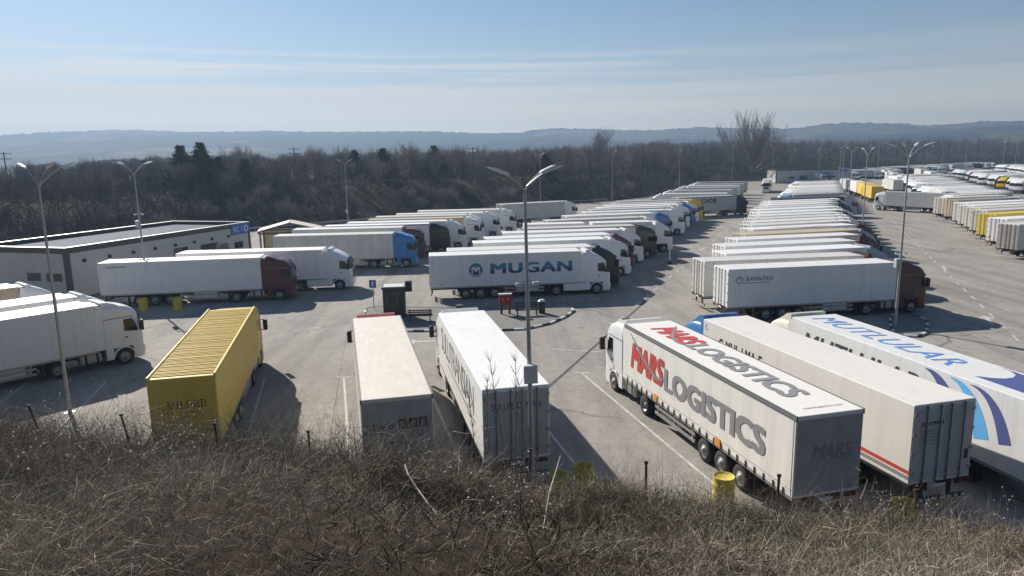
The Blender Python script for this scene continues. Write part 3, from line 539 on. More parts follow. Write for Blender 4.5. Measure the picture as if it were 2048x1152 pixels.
P = semi(14.58, 22.62, 1.83, 'white refrigerated truck with blue cab and red stripe along its side', 'round', 'blue', 'reefer', panel('off_white_panel', (0.73, 0.70, 0.65), .2, .25), 0, NEAR, unit=CABS['blue'], rear=panel('pale_grey_door', (.60, .61, .59)))
mb = MB()
for z0, z1, m in ((1.52, 1.66, 0), (1.32, 1.46, 1), (1.23, 1.28, 2)): mb.poly([(.02, 1.2835, z0), (.02, 1.2835, z1), (13.5, 1.2835, z1), (13.5, 1.2835, z0)], m)
letters(mb, 'G MUL LMA E', *left(12.1, 2.75), 3.6, .62, .03, .1, 1, 3); letters(mb, 'C.', *left(13.4, 3.5), .3, .3, .02, 0, 1, 1); print_on(P, mb, [P_RED, P_GREY, P_WHITE, P_DK])
mb = MB(); letters(mb, 'JC EMEN', *rearp(1.0, 3.2), .95, .17, .04)
for k in range(5): letters(mb, ('tasimacilik ve', 'lojistik hizmet', 'uluslararasi', 'nakliyat', 'tel 0532 413')[k], *rearp(1.0, 3.02-k*.12), .85-.06*(k % 2), .07, .01)
mb.poly([(-.0165, -.95, 1.85), (-.0165, -.95, 2.2), (-.0165, -1.12, 2.2), (-.0165, -1.12, 1.85)]); print_on(P, mb, P_DK)
P = semi(18.6, 22.5, 1.786, 'white truck with blue MUTLULAR roof lettering and blue swooshes', 'round', 'cream', 'reefer', M_WHITE, 0, NEAR, unit=M_CREAM)
mb = MB(); letters(mb, 'MUTLULAR', *roof(13.0, .6, 4.014), 8.6, 1.15, .0, .2, 1.02, 0)
for k, (x0, m) in enumerate(((4.75, 2), (3.55, 1), (2.6, 2))): ribbon2d(mb, [(-x0+.16*j-.0032*j*j, .0-.0103*j*j*(1.0-.08*k), (.027-.005*k)*j*(1-.2*(j/14)**3)*1.25+.01) for j in range(15)], *left(0, 3.85), m)
flat(mb, [(0, 0), (.6, -.10), (1.05, -.34), (1.28, -.7), (1.3, -1.1), (1.1, -1.5), (.75, -1.85), (3.6, -1.85), (3.6, -.75), (2.6, -.42), (1.4, -.12)], (3.75, -1.15, 4.014), (-1, 0, 0), (0, -1, 0), 2)
letters(mb, 'MUTLULAR', *left(12.6, 2.55), 7.6, .95, .02, .3, 1.0, 3); print_on(P, mb, [P_BLUE, P_SKY, P_NAVY, P_DK])
P = semi(0.083, 25.002, 1.787, 'white refrigerated truck with tall condensed side lettering behind the bare saplings', 'sleek', 'white', 'reefer', M_WHITE, 0, NEAR, rear=M_GREYP)
mb = MB(); letters(mb, 'SULUTRANSIAN', *left(12.6, 2.25), 10.6, 1.25, -.004, 0, .82); mb.poly([(2.0, 1.287, 1.98), (2.0, 1.287, 2.06), (10.2, 1.287, 2.06), (10.2, 1.287, 1.98)]); print_on(P, mb, P_GREEN)
mb = MB(); letters(mb, 'SULLPE O. NAN', *rearp(.95, 3.15), 1.9, .28, .0)
for y0, z0, hh in ((-.93, 2.05, .3), (-.93, 1.35, .6)): mb.poly([(-.0165, y0, z0), (-.0165, y0, z0+hh), (-.0165, y0-.2, z0+hh), (-.0165, y0-.2, z0)], 1)
print_on(P, mb, [P_DK, M_TAN])
P = semi(-4.191, 24.103, 1.808, 'cream tarpaulin truck with Evo LOG lettering on its rear', 'tall', 'pink', 'curtain', M_TARPD, 0, NEAR, rear=M_GREYT, bars=False)
mb = MB(); letters(mb, 'E', *rearp(.9, 2.82), .16, .22, .03); letters(mb, 'v', *rearp(.62, 2.82), .18, .16, .03); letters(mb, 'o', *rearp(.34, 2.82), .2, .17, .03)
for k, ch in enumerate('LOG'):
    y0 = -.02-k*.36; place('logo_tile', cached('logo_tile', lambda: MB().box(-.018, -.0145, -.31, 0, 0, .38)), P_MAROON, P['root'], (0, y0, 2.8)); letters(mb, ch, (-.021, y0-.08, 2.87), (0, -1, 0), (0, 0, 1), .16, .22, .02, 0, 1, 2)
letters(mb, 'www.evolog.com', *rearp(-.05, 2.64), .9, .08, .01); letters(mb, '+90 216 541', *rearp(-.05, 2.46), .85, .08, .01); letters(mb, 'express', *rearp(.85, 2.66), .7, .07, .0)
print_on(P, mb, [P_DK, P_MAROON, P_FAINT])
P = semi(-13.224, 26.933, 1.801, 'yellow truck with ribbed roof and MILORD lettering on its rear', 'tall', 'yellow', 'box', M_YELLOW, 0, NEAR, deflector=False, bars=False)
rr = cached('roof_rib', lambda: MB().box(-.035, .035, -1.2, 1.2, 3.99, 4.04, 0, .01))
for k in range(66): place('roof_rib', rr, M_YELLOW, P['box'], (.3+k*.199, 0, random.uniform(-.012, .012)))
for s in (-1, 1): place('roof_rail', cached(('roof_rail', s), lambda: MB().box(-.01, 13.6, min(s*1.2, s*1.295), max(s*1.2, s*1.295), 3.9, 4.085, 0, .02)), M_YELLOW, P['root'])
def serif(mb, body, org, w, h, gap=.1):
    # upright serif capitals from straight strokes (each letter: list of quads in a unit box)
    def bar(a, b_, t): return [(a[0]-t, a[1]), (a[0]+t, a[1]), (b_[0]+t, b_[1]), (b_[0]-t, b_[1])]
    def sf(x, y, ww=.16): return [(x-ww, y-.0), (x+ww, y-.0), (x+ww, y+.06), (x-ww, y+.06)]
    def arcq(cx, cy, rx, ry, a0, a1, t0=.05, t1=.11, n=9):
        q = []
        for i in range(n):
            A, B_ = [math.radians(a0+(a1-a0)*(i+k)/n) for k in (0, 1)]; ta, tb = [t0+(t1-t0)*abs(math.cos(x)) for x in (A, B_)]
            q.append([(cx+rx*math.cos(A), cy+ry*math.sin(A)), (cx+rx*math.cos(B_), cy+ry*math.sin(B_)), (cx+(rx-tb)*math.cos(B_), cy+(ry-tb)*math.sin(B_)), (cx+(rx-ta)*math.cos(A), cy+(ry-ta)*math.sin(A))])
        return q
    G = {'M': (1.25, [bar((.16, 0), (.16, 1), .04), bar((1.05, 0), (1.05, 1), .1), bar((.62, 0), (.2, 1), .1), bar((.62, 0), (1.02, 1), .05), sf(.16, 0), sf(.12, .94, .14), sf(1.05, 0, .2), sf(1.12, .94, .14)]),
         'I': (.55, [bar((.27, 0), (.27, 1), .1), sf(.27, 0, .22), sf(.27, .94, .22)]),
         'L': (.85, [bar((.25, 0), (.25, 1), .1), sf(.25, .94, .22), [(.05, 0), (.8, 0), (.8, .07), (.05, .07)], [(.72, 0), (.8, 0), (.8, .3), (.76, .3)]]),
         'O': (1.05, arcq(.52, .5, .46, .5, 0, 360, .06, .19, 20)),
         'R': (1.0, [bar((.22, 0), (.22, 1), .1), sf(.22, 0, .22), [(.02, .94), (.5, .94), (.5, 1), (.02, 1)], [(.3, .46), (.5, .46), (.5, .53), (.3, .53)]]+arcq(.48, .73, .32, .27, -90, 90, .06, .18)+[[(.42, .48), (.6, .48), (.95, 0), (.72, 0)], sf(.88, 0, .12)]),
         'D': (1.05, [bar((.22, 0), (.22, 1), .1), [(.02, .94), (.5, .94), (.5, 1), (.02, 1)], [(.02, 0), (.5, 0), (.5, .06), (.02, .06)]]+arcq(.48, .5, .48, .5, -90, 90, .06, .2))}
    tot = sum(G[c][0] for c in body)+gap*(len(body)-1); k = w/tot; x = 0; o = Vector(org[0]); a = Vector(org[1]); b_ = Vector(org[2])
    for c in body:
        for q in G[c][1]: mb.poly([o+a*((x+p[0])*k)+b_*(p[1]*h) for p in q])
        x += G[c][0]+gap
mb = MB(); serif(mb, 'MILORD', rearp(.62, 2.72), 1.5, .32)
for a, b_ in ((.98, 2.74), (.82, 2.66), (.9, 2.48), (.7, 2.52)): flat(mb, [(0, 0), (.12, .06), (.14, .1), (.02, .06)], *rearp(a, b_))
letters(mb, 'Int. Transp. Shpk.', *rearp(.55, 2.5), 1.1, .1, 0); letters(mb, 'www.milord.al', *rearp(.3, 2.32), .75, .09, .01); print_on(P, mb, P_BROWN)
# -- far-left pair and the one behind, angled
for i, (fx, fy, lab, col, cc, kd) in enumerate(((-26.28, 42.62, 'white truck nearest the left edge with the cab seen from its side', M_WHITE, 'white', 'tall'), (-29.35, 45.65, 'white truck between the left-edge truck and the brown trailer', M_WHITE, 'white', 'sleek'), (-35.9, 50.0, 'truck at the left edge with a brown trailer and white cab', M_TAN, 'white', 'sleek'))):
    h = .87; semi(fx-13.6*math.cos(h), fy-13.6*math.sin(h), h, lab, kd, cc, 'reefer', col, 0, 'trucks at the left edge', unit=M_GREYP, skirt=False)
# -- bay beside the toilet block
LB = 'trucks in the bay beside the toilet building'
def ctr(rx, ry, h): return rx-math.sin(h)*1.28, ry+math.cos(h)*1.28
P = semi(-36.107, 61.774, .139, 'dark red cab truck with a plain white trailer, nearest to the lamp post with drums', 'tall', 'red', 'reefer', M_WHITE, 0, LB, unit=M_GREYP)
mb = MB(); letters(mb, 'KARAHAN', *right(.75, 3.5), 1.6, .2, .03, .3); ribbon2d(mb, [(-.25+.05*k, .12+.06*math.sin(k), .02) for k in range(6)], *right(.75, 3.45)); letters(mb, 'SCH', *right(12.7, 3.55), .45, .12, .02); print_on(P, mb, P_GREY)
semi(-31.816, 67.334, .084, 'white aerodynamic truck parked just behind the dark red cab truck', 'sleek', 'white', 'reefer', M_WHITE, 0, LB)
semi(-27.326, 81.715, .05, 'blue cab truck with a long dirty white trailer', 'tall', 'blue', 'reefer', M_DIRTY, 0, LB)
LL = [(-27.3, 87.7, .05, 'maroon cab truck with blue deflector behind the blue cab truck', 'tall', 'maroon', M_WHITE, 'reefer'), (-24.3, 91.4, .09, 'black cab truck with a pale trailer in the toilet bay', 'tall', 'black', M_WHITE, 'curtain'),
      (-22.4, 96.0, .05, 'white cab truck with two side windows just past the black cab', 'sleek', 'white', M_WHITE, 'reefer'), (-20.4, 100.5, .06, 'white cab truck with tan sided trailer in the toilet bay', 'tall', 'white', M_TAN, 'curtain'),
      (-20.2, 105.2, .07, 'white cab truck hidden behind the tan sided trailer', 'round', 'white', M_DIRTY, 'reefer'), (-17.9, 109.9, .04, 'tall white cab truck third from the far end of the toilet bay', 'sleek', 'white', M_WHITE, 'reefer'),
      (-15.3, 116.0, .07, 'tall white cab truck second from the far end of the toilet bay', 'tall', 'white', M_WHITE, 'reefer'), (-1.5, 129.1, .49, 'white truck standing askew at the far end of the toilet bay', 'tall', 'white', M_DIRTY, 'reefer')]
for rx, ry, h, lab, kd, cc, bmat, bx in LL: semi(*ctr(rx, ry, h), h, lab, kd, cc, bx, bmat, 1, LB, deflector=cc != 'maroon')
# -- middle bay
MG = 'trucks in the middle bay'
P = semi(-7.35, 62.48, .12, 'white truck with large MUGAN lettering and globe emblem', 'sleek', 'white', 'reefer', M_WHITE, 0, MG)
mb = MB(); letters(mb, 'MUGAN', *right(5.35, 2.22), 7.4, .95, .045, 0, 1.0, 0)
o = right(4.05, 2.62); disc2d(mb, (0, 0), .62, *o, 28, 0); o2 = right(4.05, 2.62, -1.290)
ribbon2d(mb, [(.50*math.cos(math.radians(a)), .50*math.sin(math.radians(a)), .03) for a in range(200, 345, 12)], *o2, 1)
for q in ([(-.36, -.3), (-.28, -.3), (-.28, .1), (-.2, .3), (-.36, .2)], [(-.06, -.15), (.06, -.15), (.05, .3), (-.05, .3)], [(.36, -.3), (.28, -.3), (.28, .1), (.2, .3), (.36, .2)], [(-.28, .12), (-.2, .3), (0, -.02), (0, -.2)], [(.28, .12), (.2, .3), (0, -.02), (0, -.2)]): flat(mb, q, *o2, 1)
letters(mb, 'MGN', *right(.9, 1.38), .3, .1, .02, 0, 1, 2); print_on(P, mb, [P_TEAL, P_WHITE, P_DK])
MM = [(-5.9, 64.4, .11, 'black cab truck right behind the MUGAN truck', 'sleek', 'black', M_WHITE, 'reefer'), (-3.7, 70.0, .14, 'white cab truck second behind the MUGAN truck', 'round', 'white', M_WHITE, 'reefer'), (-2.6, 73.7, .17, 'dark red cab truck in the middle bay', 'sleek', 'red', M_WHITE, 'reefer'),
      (-.8, 78.9, .13, 'white aerodynamic truck between the dark red and the dark green cabs', 'sleek', 'white', M_WHITE, 'reefer'), (1.6, 83.4, .12, 'dark green cab truck in the middle bay', 'tall', 'green', M_DIRTY, 'curtain'),
      (4.9, 93.5, .22, 'white cab truck with grey trailer just past the two-box road train', 'tall', 'white', M_DIRTY, 'curtain'), (8.0, 100.3, .24, 'blue and white cab truck halfway down the middle bay', 'tall', 'blue', M_WHITE, 'reefer'), (11.2, 106.6, .2, 'white cab truck past the blue cab in the middle bay', 'tall', 'white', M_WHITE, 'reefer'),
      (12.8, 111.4, .24, 'white cab truck fifth from the yellow cab in the middle bay', 'round', 'white', M_DIRTY, 'curtain'), (14.7, 115.6, .25, 'white cab truck fourth from the yellow cab in the middle bay', 'tall', 'white', M_WHITE, 'curtain'), (16.6, 120.4, .22, 'blue cab truck third from the yellow cab in the middle bay', 'sleek', 'blue', M_WHITE, 'reefer'),
      (18.4, 125.1, .2, 'white cab truck beside the yellow cab in the middle bay', 'sleek', 'white', M_DIRTY, 'curtain'), (20.1, 131.0, .12, 'yellow cab truck at the far end of the middle bay', 'tall', 'yellow', M_GREYP, 'curtain')]
for rx, ry, h, lab, kd, cc, bmat, bx in MM: semi(*ctr(rx, ry, h), h, lab, kd, cc, bx, bmat, 1, MG, unit=M_WHITE if bx == 'reefer' else None)
# two-box road train
h = .06; cx, cy = ctr(1.7, 89.0, h); T = thing('road_train', 'white two-box road train in the middle bay', 'truck', (cx, cy, 0), h, MG)
for x0 in (0, 8.7): place('swap_body', cached('swap_body', lambda: box_mb(7.75)), M_WHITE, T, (x0, 0, 0))
K = place('cab', cab_mesh('sleek'), CABS['white'], T, (16.85, 0, 0)); place('windscreen', cached(('windscreen', 'sleek'), lambda: screen_mb('sleek')), M_GLASS, K)
for s in (-1, 1): place('side_window', cached(('side_window', 'sleek', s), lambda: sidewin_mb('sleek', s)), M_GLASS, K); place('mirror', cached(('mirror', 'sleek', s), lambda: mirror_mb('sleek', s)), M_BLACK, K)
place('chassis', cached('train_chassis', lambda: MB().box(.3, 7.6, -.5, .5, .8, 1.15).box(8.0, 19, -.5, .5, .7, 1.15).box(7.5, 8.8, -.1, .1, .7, .85)), M_CHASSIS, T); place('bumper', cached('bumper', bumper_mb), CABS['white'], T, (2.85, 0, 0))
for wx in (1.6, 2.9, 12.4, 13.7, 17.95):
    for s in (-1, 1): w = place('wheel', cached(('wheel', 's', s), None), M_TYRE, T, (wx, s*1.05, 0)); place('rim', cached(('rim', 's', s), None), M_RIM, w)
# the grey truck with dark cab crossing the end of the middle bay and trucks behind it facing left
P = semi(*ctr(33.2, 139.8, .33), .33, 'grey trailer truck with dark navy cab and black lettering crossing the lane end', 'tall', 'navy', 'curtain', M_GREYP, 1, MG)
mb = MB(); letters(mb, 'CHOR', *right(5.2, 2.6, -1.315), 3.6, 1.0, .04, 0, 1, 0); disc2d(mb, (0, 0), .7, *right(4.4, 3.0, -1.312), 20, 1); print_on(P, mb, [P_DK, P_YEL])
for k, (rx, ry, h, lab) in enumerate(((47.2, 154.2, 2.98, 'first'), (52.5, 168.0, 2.98, 'second'), (57.5, 180.0, 2.95, 'third'), (61.5, 190.5, 2.95, 'fourth'), (66, 201, 2.95, 'fifth'), (72, 216, 2.95, 'last'))):
    semi(rx, ry, h, 'left-facing white truck, %s behind the grey truck with black lettering' % lab, ('sleek', 'tall')[k % 2], 'white', 'reefer', (M_WHITE, M_DIRTY, M_GREYP)[k % 3], 1 if k < 3 else 2, 'left-facing trucks past the middle bay')
# -- right bay
RG = 'trucks in the right bay'
P = semi(15.697, 52.123, .147, 'brown cab truck with RAMAZAN on its white trailer', 'tall', 'brown', 'reefer', M_WHITE, 0, RG, unit=M_GREYP, seams=True)
mb = MB(); letters(mb, 'RAMAZAN', *right(1.35, 3.1), 2.15, .33, .04, .3); ribbon2d(mb, [(.85+.3*math.cos(a)*(1-.05*a), 3.18-2.9+.28*math.sin(a)*(1-.05*a), .035) for a in [k*.45 for k in range(20)]], *right(0, 2.9)); mb.poly([(1.1, -1.287, 2.93), (3.3, -1.287, 2.93), (3.3, -1.287, 2.99), (1.1, -1.287, 2.99)]); print_on(P, mb, P_GREY)
RR_ = [(15.131, 56.34, .13, 'white trailer truck right behind the RAMAZAN truck', 'sleek', 'brown', M_DIRTY, None), (*ctr(18.2, 59.2, .2), .2, 'grey cab truck with bright cooling unit in the right bay', 'sleek', 'grey', M_WHITE, M_WHITE), (*ctr(19.6, 64.0, .2), .2, 'maroon cab truck next behind the grey cab in the right bay', 'tall', 'maroon', M_WHITE, CABS['pink']),
       (*ctr(22.3, 68.9, .2), .2, 'grey and maroon cab truck two behind the grey cab in the right bay', 'sleek', 'maroon', M_WHITE, M_WHITE), (*ctr(24.4, 73.1, .22), .22, 'grey cab truck with tan roofed trailer in the right bay', 'sleek', 'grey', M_TAN, None), (*ctr(26.9, 78.1, .25), .25, 'dark red cab truck with pink stripe on its roof', 'tall', 'maroon', M_WHITE, CABS['pink'])]
for k, (x, y, h, lab, kd, cc, bmat, un) in enumerate(RR_):
    P = semi(x, y, h, lab, kd, cc, 'reefer', bmat, 0 if k < 2 else 1, RG, unit=un, seams=k == 0)
    if k == 5: mb = MB(); ribbon2d(mb, [(3+.5*j, -.7+.35*math.sin(j*.5), .05+.2*math.sin(math.pi*j/16)) for j in range(17)], (0, 0, 4.009), (1, 0, 0), (0, 1, 0)); print_on(P, mb, CABS['pink'], 'roof_stripe')
ORD = ['first', 'second', 'third', 'fourth', 'fifth', 'sixth', 'seventh', 'eighth', 'ninth', 'tenth', 'eleventh', 'twelfth', 'thirteenth', 'fourteenth', 'fifteenth', 'sixteenth', 'seventeenth', 'eighteenth', 'nineteenth', 'twentieth', 'twenty-first', 'twenty-second', 'twenty-third', 'twenty-fourth', 'twenty-fifth', 'twenty-sixth', 'twenty-seventh', 'twenty-eighth', 'twenty-ninth', 'thirtieth']
r2 = random.Random(11)
cabk = ['sleek', 'tall', 'round']; bms = [M_WHITE, M_WHITE, M_DIRTY, M_DIRTY, M_GREYP, M_CREAM]
CN = dict(white='white', grey='grey', red='red', blue='blue', yellow='yellow', black='black', maroon='maroon')
def boxname(m): return {M_WHITE: 'white', M_DIRTY: 'off-white', M_GREYP: 'grey', M_CREAM: 'cream', M_DARKP: 'dark', M_TAN: 'tan', M_YELLOW: 'yellow'}[m]
rest = [(28.3, 82.6), (30.0, 86.6), (31.5, 90.6), (33.4, 94.9), (35.2, 99.6), (37.2, 105.2), (39.2, 109.6), (41.6, 114.4), (43.6, 119.0), (45.6, 123.6)]
for k, (rx, ry) in enumerate(rest):
    h = .27; cc = r2.choice(['white', 'white', 'grey', 'white', 'black']); semi(*ctr(rx, ry, h), h, '%s cab truck, %s past the pink striped roof in the right bay' % (cc, ORD[k]), r2.choice(cabk), cc, 'reefer', bms[r2.randrange(4)], 1, RG, unit=M_WHITE)
h = .12; semi(*ctr(50.3, 133.5, h), h, 'dark tarpaulin trailer truck with grey cab closing the right bay', 'tall', 'grey', 'curtain', M_DARKP, 1, RG)
# -- right bay continues with trucks facing left
for k in range(15):
    t = k*5.0; fx, fy = 56.5+t*.40, 143.5+t*.917; h = math.pi+.36; cc = r2.choices(['white', 'grey', 'red', 'blue', 'yellow'], [12, 1, 1, 1, 1])[0]; m = r2.choice(bms)
    semi(fx-13.6*math.cos(h), fy-13.6*math.sin(h), h, '%s left-facing truck with %s trailer, %s past the dark tarpaulin trailer' % (cc, boxname(m), ORD[k]), r2.choice(cabk), cc, 'reefer', m, 2, 'left-facing trucks past the right bay')
# -- far right bay, rear doors toward the lane
SG = 'trucks in the far right bay with rear doors toward the lane'
SS = [(56.4, 79.6, 'trailer with brown-grey rear door at the right edge of the lane', M_DIRTY, M_BROWNT), (59.6, 86.2, 'white trailer with red decal beside the brown-grey rear door', M_WHITE, M_WHITE), (62.6, 92.7, 'trailer with bright yellow rear doors in the far right bay', M_YELLOW, M_YELLOW), (65.2, 98.2, 'off-white trailer next past the yellow rear doors', M_DIRTY, M_DIRTY),
      (67.2, 102.6, 'cream trailer second past the yellow rear doors', M_CREAM, M_CREAM), (69.2, 107.2, 'white trailer third past the yellow rear doors', M_WHITE, M_DIRTY), (71.6, 112.4, 'white trailer with thick lock bars, fourth past the yellow doors', M_WHITE, M_DIRTY), (74.6, 119.6, 'brown sided trailer near the cross-parked white truck', M_BROWNT, M_TAN), (76.3, 125.6, 'pale trailer touching the cross-parked white truck', M_DIRTY, M_CREAM)]
for k, (x, y, lab, bmat, rmat) in enumerate(SS):
    P = semi(x, y, .3, lab, 'tall', 'white', 'reefer', bmat, 1, SG, rear=rmat)
    if k == 1: mb = MB(); letters(mb, 'TIR', *rearp(.95, 1.55), .35, .25, .04); print_on(P, mb, P_RED, 'decal')
semi(86.0, 136.6, 2.07, 'white truck standing across the lane at the far right bay', 'tall', 'white', 'reefer', M_GREYP, 1, SG)
# -- farther rows
def far_row(x0, y0, dx, dy, n, step, h, front, what, group, colors=None, mats=bms, jitter=1.7, hv=.035):
    for k in range(n):
        l = math.hypot(dx, dy); x = x0+dx/l*step*k+r2.uniform(-jitter, jitter); y = y0+dy/l*step*k; cc = (colors or {}).get(k) or r2.choices(['white', 'grey', 'red', 'blue', 'yellow', 'black'], [26, 3, 1, .6, .4, 2])[0]; m = r2.choice(mats); y += r2.uniform(-.5, .5)
        if front: x -= 13.6*math.cos(h); y -= 13.6*math.sin(h)
        semi(x, y, h+r2.uniform(-hv, hv), what % (cc, boxname(m), ORD[k]), r2.choice(cabk), cc, 'reefer', m, 2, group)
far_row(84.0, 133.0, 55, 118, 28, 4.9, math.pi+.34, True, '%s cab with %s trailer facing left, %s beyond the cross-parked truck', 'left-facing trucks of the far right bay', {2: 'black', 5: 'cream', 9: 'red', 10: 'grey'}, bms+[M_DARKP])
far_row(142.0, 196.0, 50, 108, 26, 5.0, math.pi+.5, True, '%s cab truck with %s trailer, %s from the right edge in the outer row', 'left-facing trucks of the outer row', {3: 'white', 4: 'yellow', 5: 'red'}, bms+[M_DARKP])
far_row(206.0, 268.0, 55, 108, 26, 5.4, math.pi+.3, True, '%s cab truck, %s trailer, %s from the near end of the distant row', 'trucks of the distant row', None, bms+[M_DARKP, M_DARKP], 2.0, .08)
far_row(118.0, 300.0, 84, 70, 26, 5.6, -1.0, False, '%s cab truck with %s trailer, %s past the distant toilet block', 'trucks past the distant toilet block', None, bms+[M_DARKP, M_DARKP], 2.5, .25)
far_row(186.0, 372.0, 100, 84, 28, 5.6, -1.0, False, '%s cab truck, %s trailer, %s along the far boundary', 'trucks along the far boundary', None, [M_DIRTY, M_GREYP, M_DARKP, M_DARKP, M_WHITE], 2.5, .3)
for k, (x, y, m, cc, lab) in enumerate(((93.0, 183.5, M_YELLOW, 'white', 'truck with yellow headboard standing in the lane past the cross-parked truck'), (88.0, 170.0, M_YELLOW, 'yellow', 'truck with yellow trailer end just behind the cross-parked truck'), (97.0, 196.0, M_WHITE, 'white', 'white truck standing alone in the far lane behind the yellow trailers'), (102.0, 213.0, M_GREYP, 'white', 'grey trailer truck farthest along the lane behind the yellow trailers'))):
    semi(x, y, 1.25, lab, 'tall', cc, 'reefer', m, 2, 'trucks standing in the far lane')
for k in range(13): cc = 'white'; m = (M_DARKP, M_DIRTY, M_DIRTY, M_DARKP, M_WHITE, M_GREYP)[k % 6]; t = k*14.5+(0, 3, -2)[k % 3]; semi(137.5+t*.43, 220+t*.9, 1.14+r2.uniform(-.04, .04), 'truck with %s trailer, %s in the queue between the two rows of left-facing trucks' % (boxname(m), ORD[k]), r2.choice(cabk), cc, 'reefer', m, 2, 'trucks queued between the outer rows')
for k in range(9): m = (M_DIRTY, M_WHITE, M_GREYP)[k % 3]; semi(112+k*9.5+(k % 2)*4.5, 205+k*19+(k % 2)*5, 1.2+r2.uniform(-.1, .1), 'truck with %s trailer, %s of those standing loose in the far lane' % (boxname(m), ORD[k]), r2.choice(cabk), 'white', 'reefer', m, 2, 'trucks standing loose in the far lane')
semi(86.0, 238.0, -1.93, 'pale truck driving toward the viewer left of the distant toilet block', 'sleek', 'white', 'reefer', M_DIRTY, 1, 'moving trucks')

# ---------------------------------------------------------------- buildings
M_WALL = mat('rendered_wall', (0.50, 0.49, 0.47), 0.85, 0, 0.35, 0.7, (1, 1, 2), (0.36, 0.35, 0.33)); M_TRIM = mat('dark_fascia', (0.085, 0.075, 0.075), 0.6, 0, .3, 1); M_ROOFM = mat('grey_roof_membrane', (0.15, 0.175, 0.215), 0.8, 0, .35, .5, spec=.05)
M_SIGN = mat('sign_blue', (0.035, 0.11, 0.36), 0.4); M_FRAME = mat('window_frame_grey', (0.13, 0.13, 0.14), .5)
def toilet_block(x, y, rot, L, Wd, Hh, label, sign, wins, endwins):
    # local x along the facade (facing -y), y depth
    T = thing('toilet_block', label, 'building', (x, y, 0), rot); ft = .28
    for nm, b in (('facade', (.3, L-.3, 0, .25)), ('rear_wall', (.3, L-.3, Wd-.25, Wd)), ('end_wall', (.02, .27, .3, Wd-.3)), ('end_wall', (L-.27, L-.02, .3, Wd-.3))): place('wall', MB().box(b[0], b[1], b[2], b[3], 0, Hh-.5).mesh(nm), M_WALL, T)
    place('roof', MB().box(.3, L-.3, .3, Wd-.3, Hh-.52, Hh-.36).mesh('roof'), M_ROOFM, T)
    mb = MB(); mb.box(-.06, L+.06, -.06, ft, Hh-.5, Hh).box(-.06, L+.06, Wd-ft, Wd+.06, Hh-.5, Hh).box(-.06, ft, ft, Wd-ft, Hh-.5, Hh).box(L-ft, L+.06, ft, Wd-ft, Hh-.5, Hh); place('parapet', mb.mesh('parapet'), M_TRIM, T)
    mb = MB(); mb.box(-.1, L+.1, -.1, ft+.04, Hh, Hh+.06).box(-.1, L+.1, Wd-ft-.04, Wd+.1, Hh, Hh+.06).box(-.1, ft+.04, ft+.04, Wd-ft-.04, Hh, Hh+.06).box(L-ft-.04, L+.1, ft+.04, Wd-ft-.04, Hh, Hh+.06); place('coping', mb.mesh('coping'), M_ALU, T)
    for cx_ in (0, L-.3):
        for cy_ in (0, Wd-.3): place('corner_column', cached('corner_column%.1f' % Hh, lambda: MB().box(-.05, .35, -.05, .35, 0, Hh-.5)), M_TRIM, T, (cx_, cy_, 0))
    mb = MB(); mb.box(-.03, L+.03, -.03, Wd+.03, 0, .35); place('plinth', mb.mesh('plinth'), M_FRAME, T)
    def win(wx, wz, ww, wh, end=False, split=2):
        f = place('window', MB().box(0, ww, -.03, .06, 0, wh).mesh('window'), M_FRAME, T, (wx, 0, wz) if not end else (0, wx+ww, wz), 0 if not end else -math.pi/2)
        for k in range(split): place('pane', MB().box(.05+k*ww/split, (k+1)*ww/split-.05, -.036, -.03, .05, wh-.05).mesh('pane'), M_GLASS, f)
    for w in wins: win(*w)
    for w in endwins: win(*w, end=True)
    n = 8
    for k in range(n): place('wall_lamp', cached('wall_lamp', lambda: MB().tube((0, -.16, 0), (0, 0, 0), .17, n=10)), M_BLACK, T, (1.8+k*(L-3)/n, 0, Hh-1.35+.0))
    if sign:
        sg = place('sign_board', MB().box(L-3.6, L-.15, -.16, -.07, Hh-1.3, Hh-.05, 0).mesh('sign_board'), M_SIGN, T); mb = MB(); letters(mb, 'WC', (L-3.3, -.165, Hh-1.05), (1, 0, 0), (0, 0, 1), 1.1, .72, .022)
        for k in range(24):
            a0, a1 = 2*math.pi*k/24, 2*math.pi*(k+1)/24; cxx, czz = L-.85, Hh-.68; mb.poly([(cxx+r_*math.cos(a), -.166, czz+r_*math.sin(a)) for r_, a in ((.2, a0), (.45, a0), (.45, a1), (.2, a1))])
        mb.poly([(L-1.75, -.165, Hh-1.0), (L-1.6, -.165, Hh-1.0), (L-1.6, -.165, Hh-.35), (L-1.75, -.165, Hh-.35)]); place('lettering', mb.mesh('sign_lettering'), mat('sign_pale_blue', (.35, .47, .72), .5), sg)
    return T
toilet_block(-40.4, 63.5, math.radians(73.7), 26.4, 11.5, 5.0, 'long low flat-roofed toilet building with WC sign beside the truck bay', True, [(13.2, 2.3, 2.2, 1.0), (17.4, 2.2, 3.0, 1.0), (20.6, 2.0, 1.6, .9), (23.3, 2.0, 1.6, .8)], [(.8, 1.9, 1.8, .75), (3.3, 1.9, 1.6, .75), (9.6, 2.2, .8, .7)])
toilet_block(109.0, 292.0, math.radians(-2), 30, 12, 5.6, 'distant low grey building with WC sign across the lot', True, [(5.5, 1.8, 2.0, .9), (9.6, 1.4, 3.2, 1.7), (15.6, 1.9, 2.4, .9)], [(5.5, 2.4, 1.3, 1.0)])
T = thing('open_shelter', 'open shelter with dark frame and grey sheet roof behind the toilet building', 'shelter', (-33.0, 92.5, 0), .25)
M_CRWALL = mat('cream_screen', (0.66, 0.62, 0.50), .8, 0, .3, 1)
mb = MB()
for px in (0, 7.5):
    for py in (0, 5): mb.box(px-.1, px+.1, py-.1, py+.1, 0, 3.2)
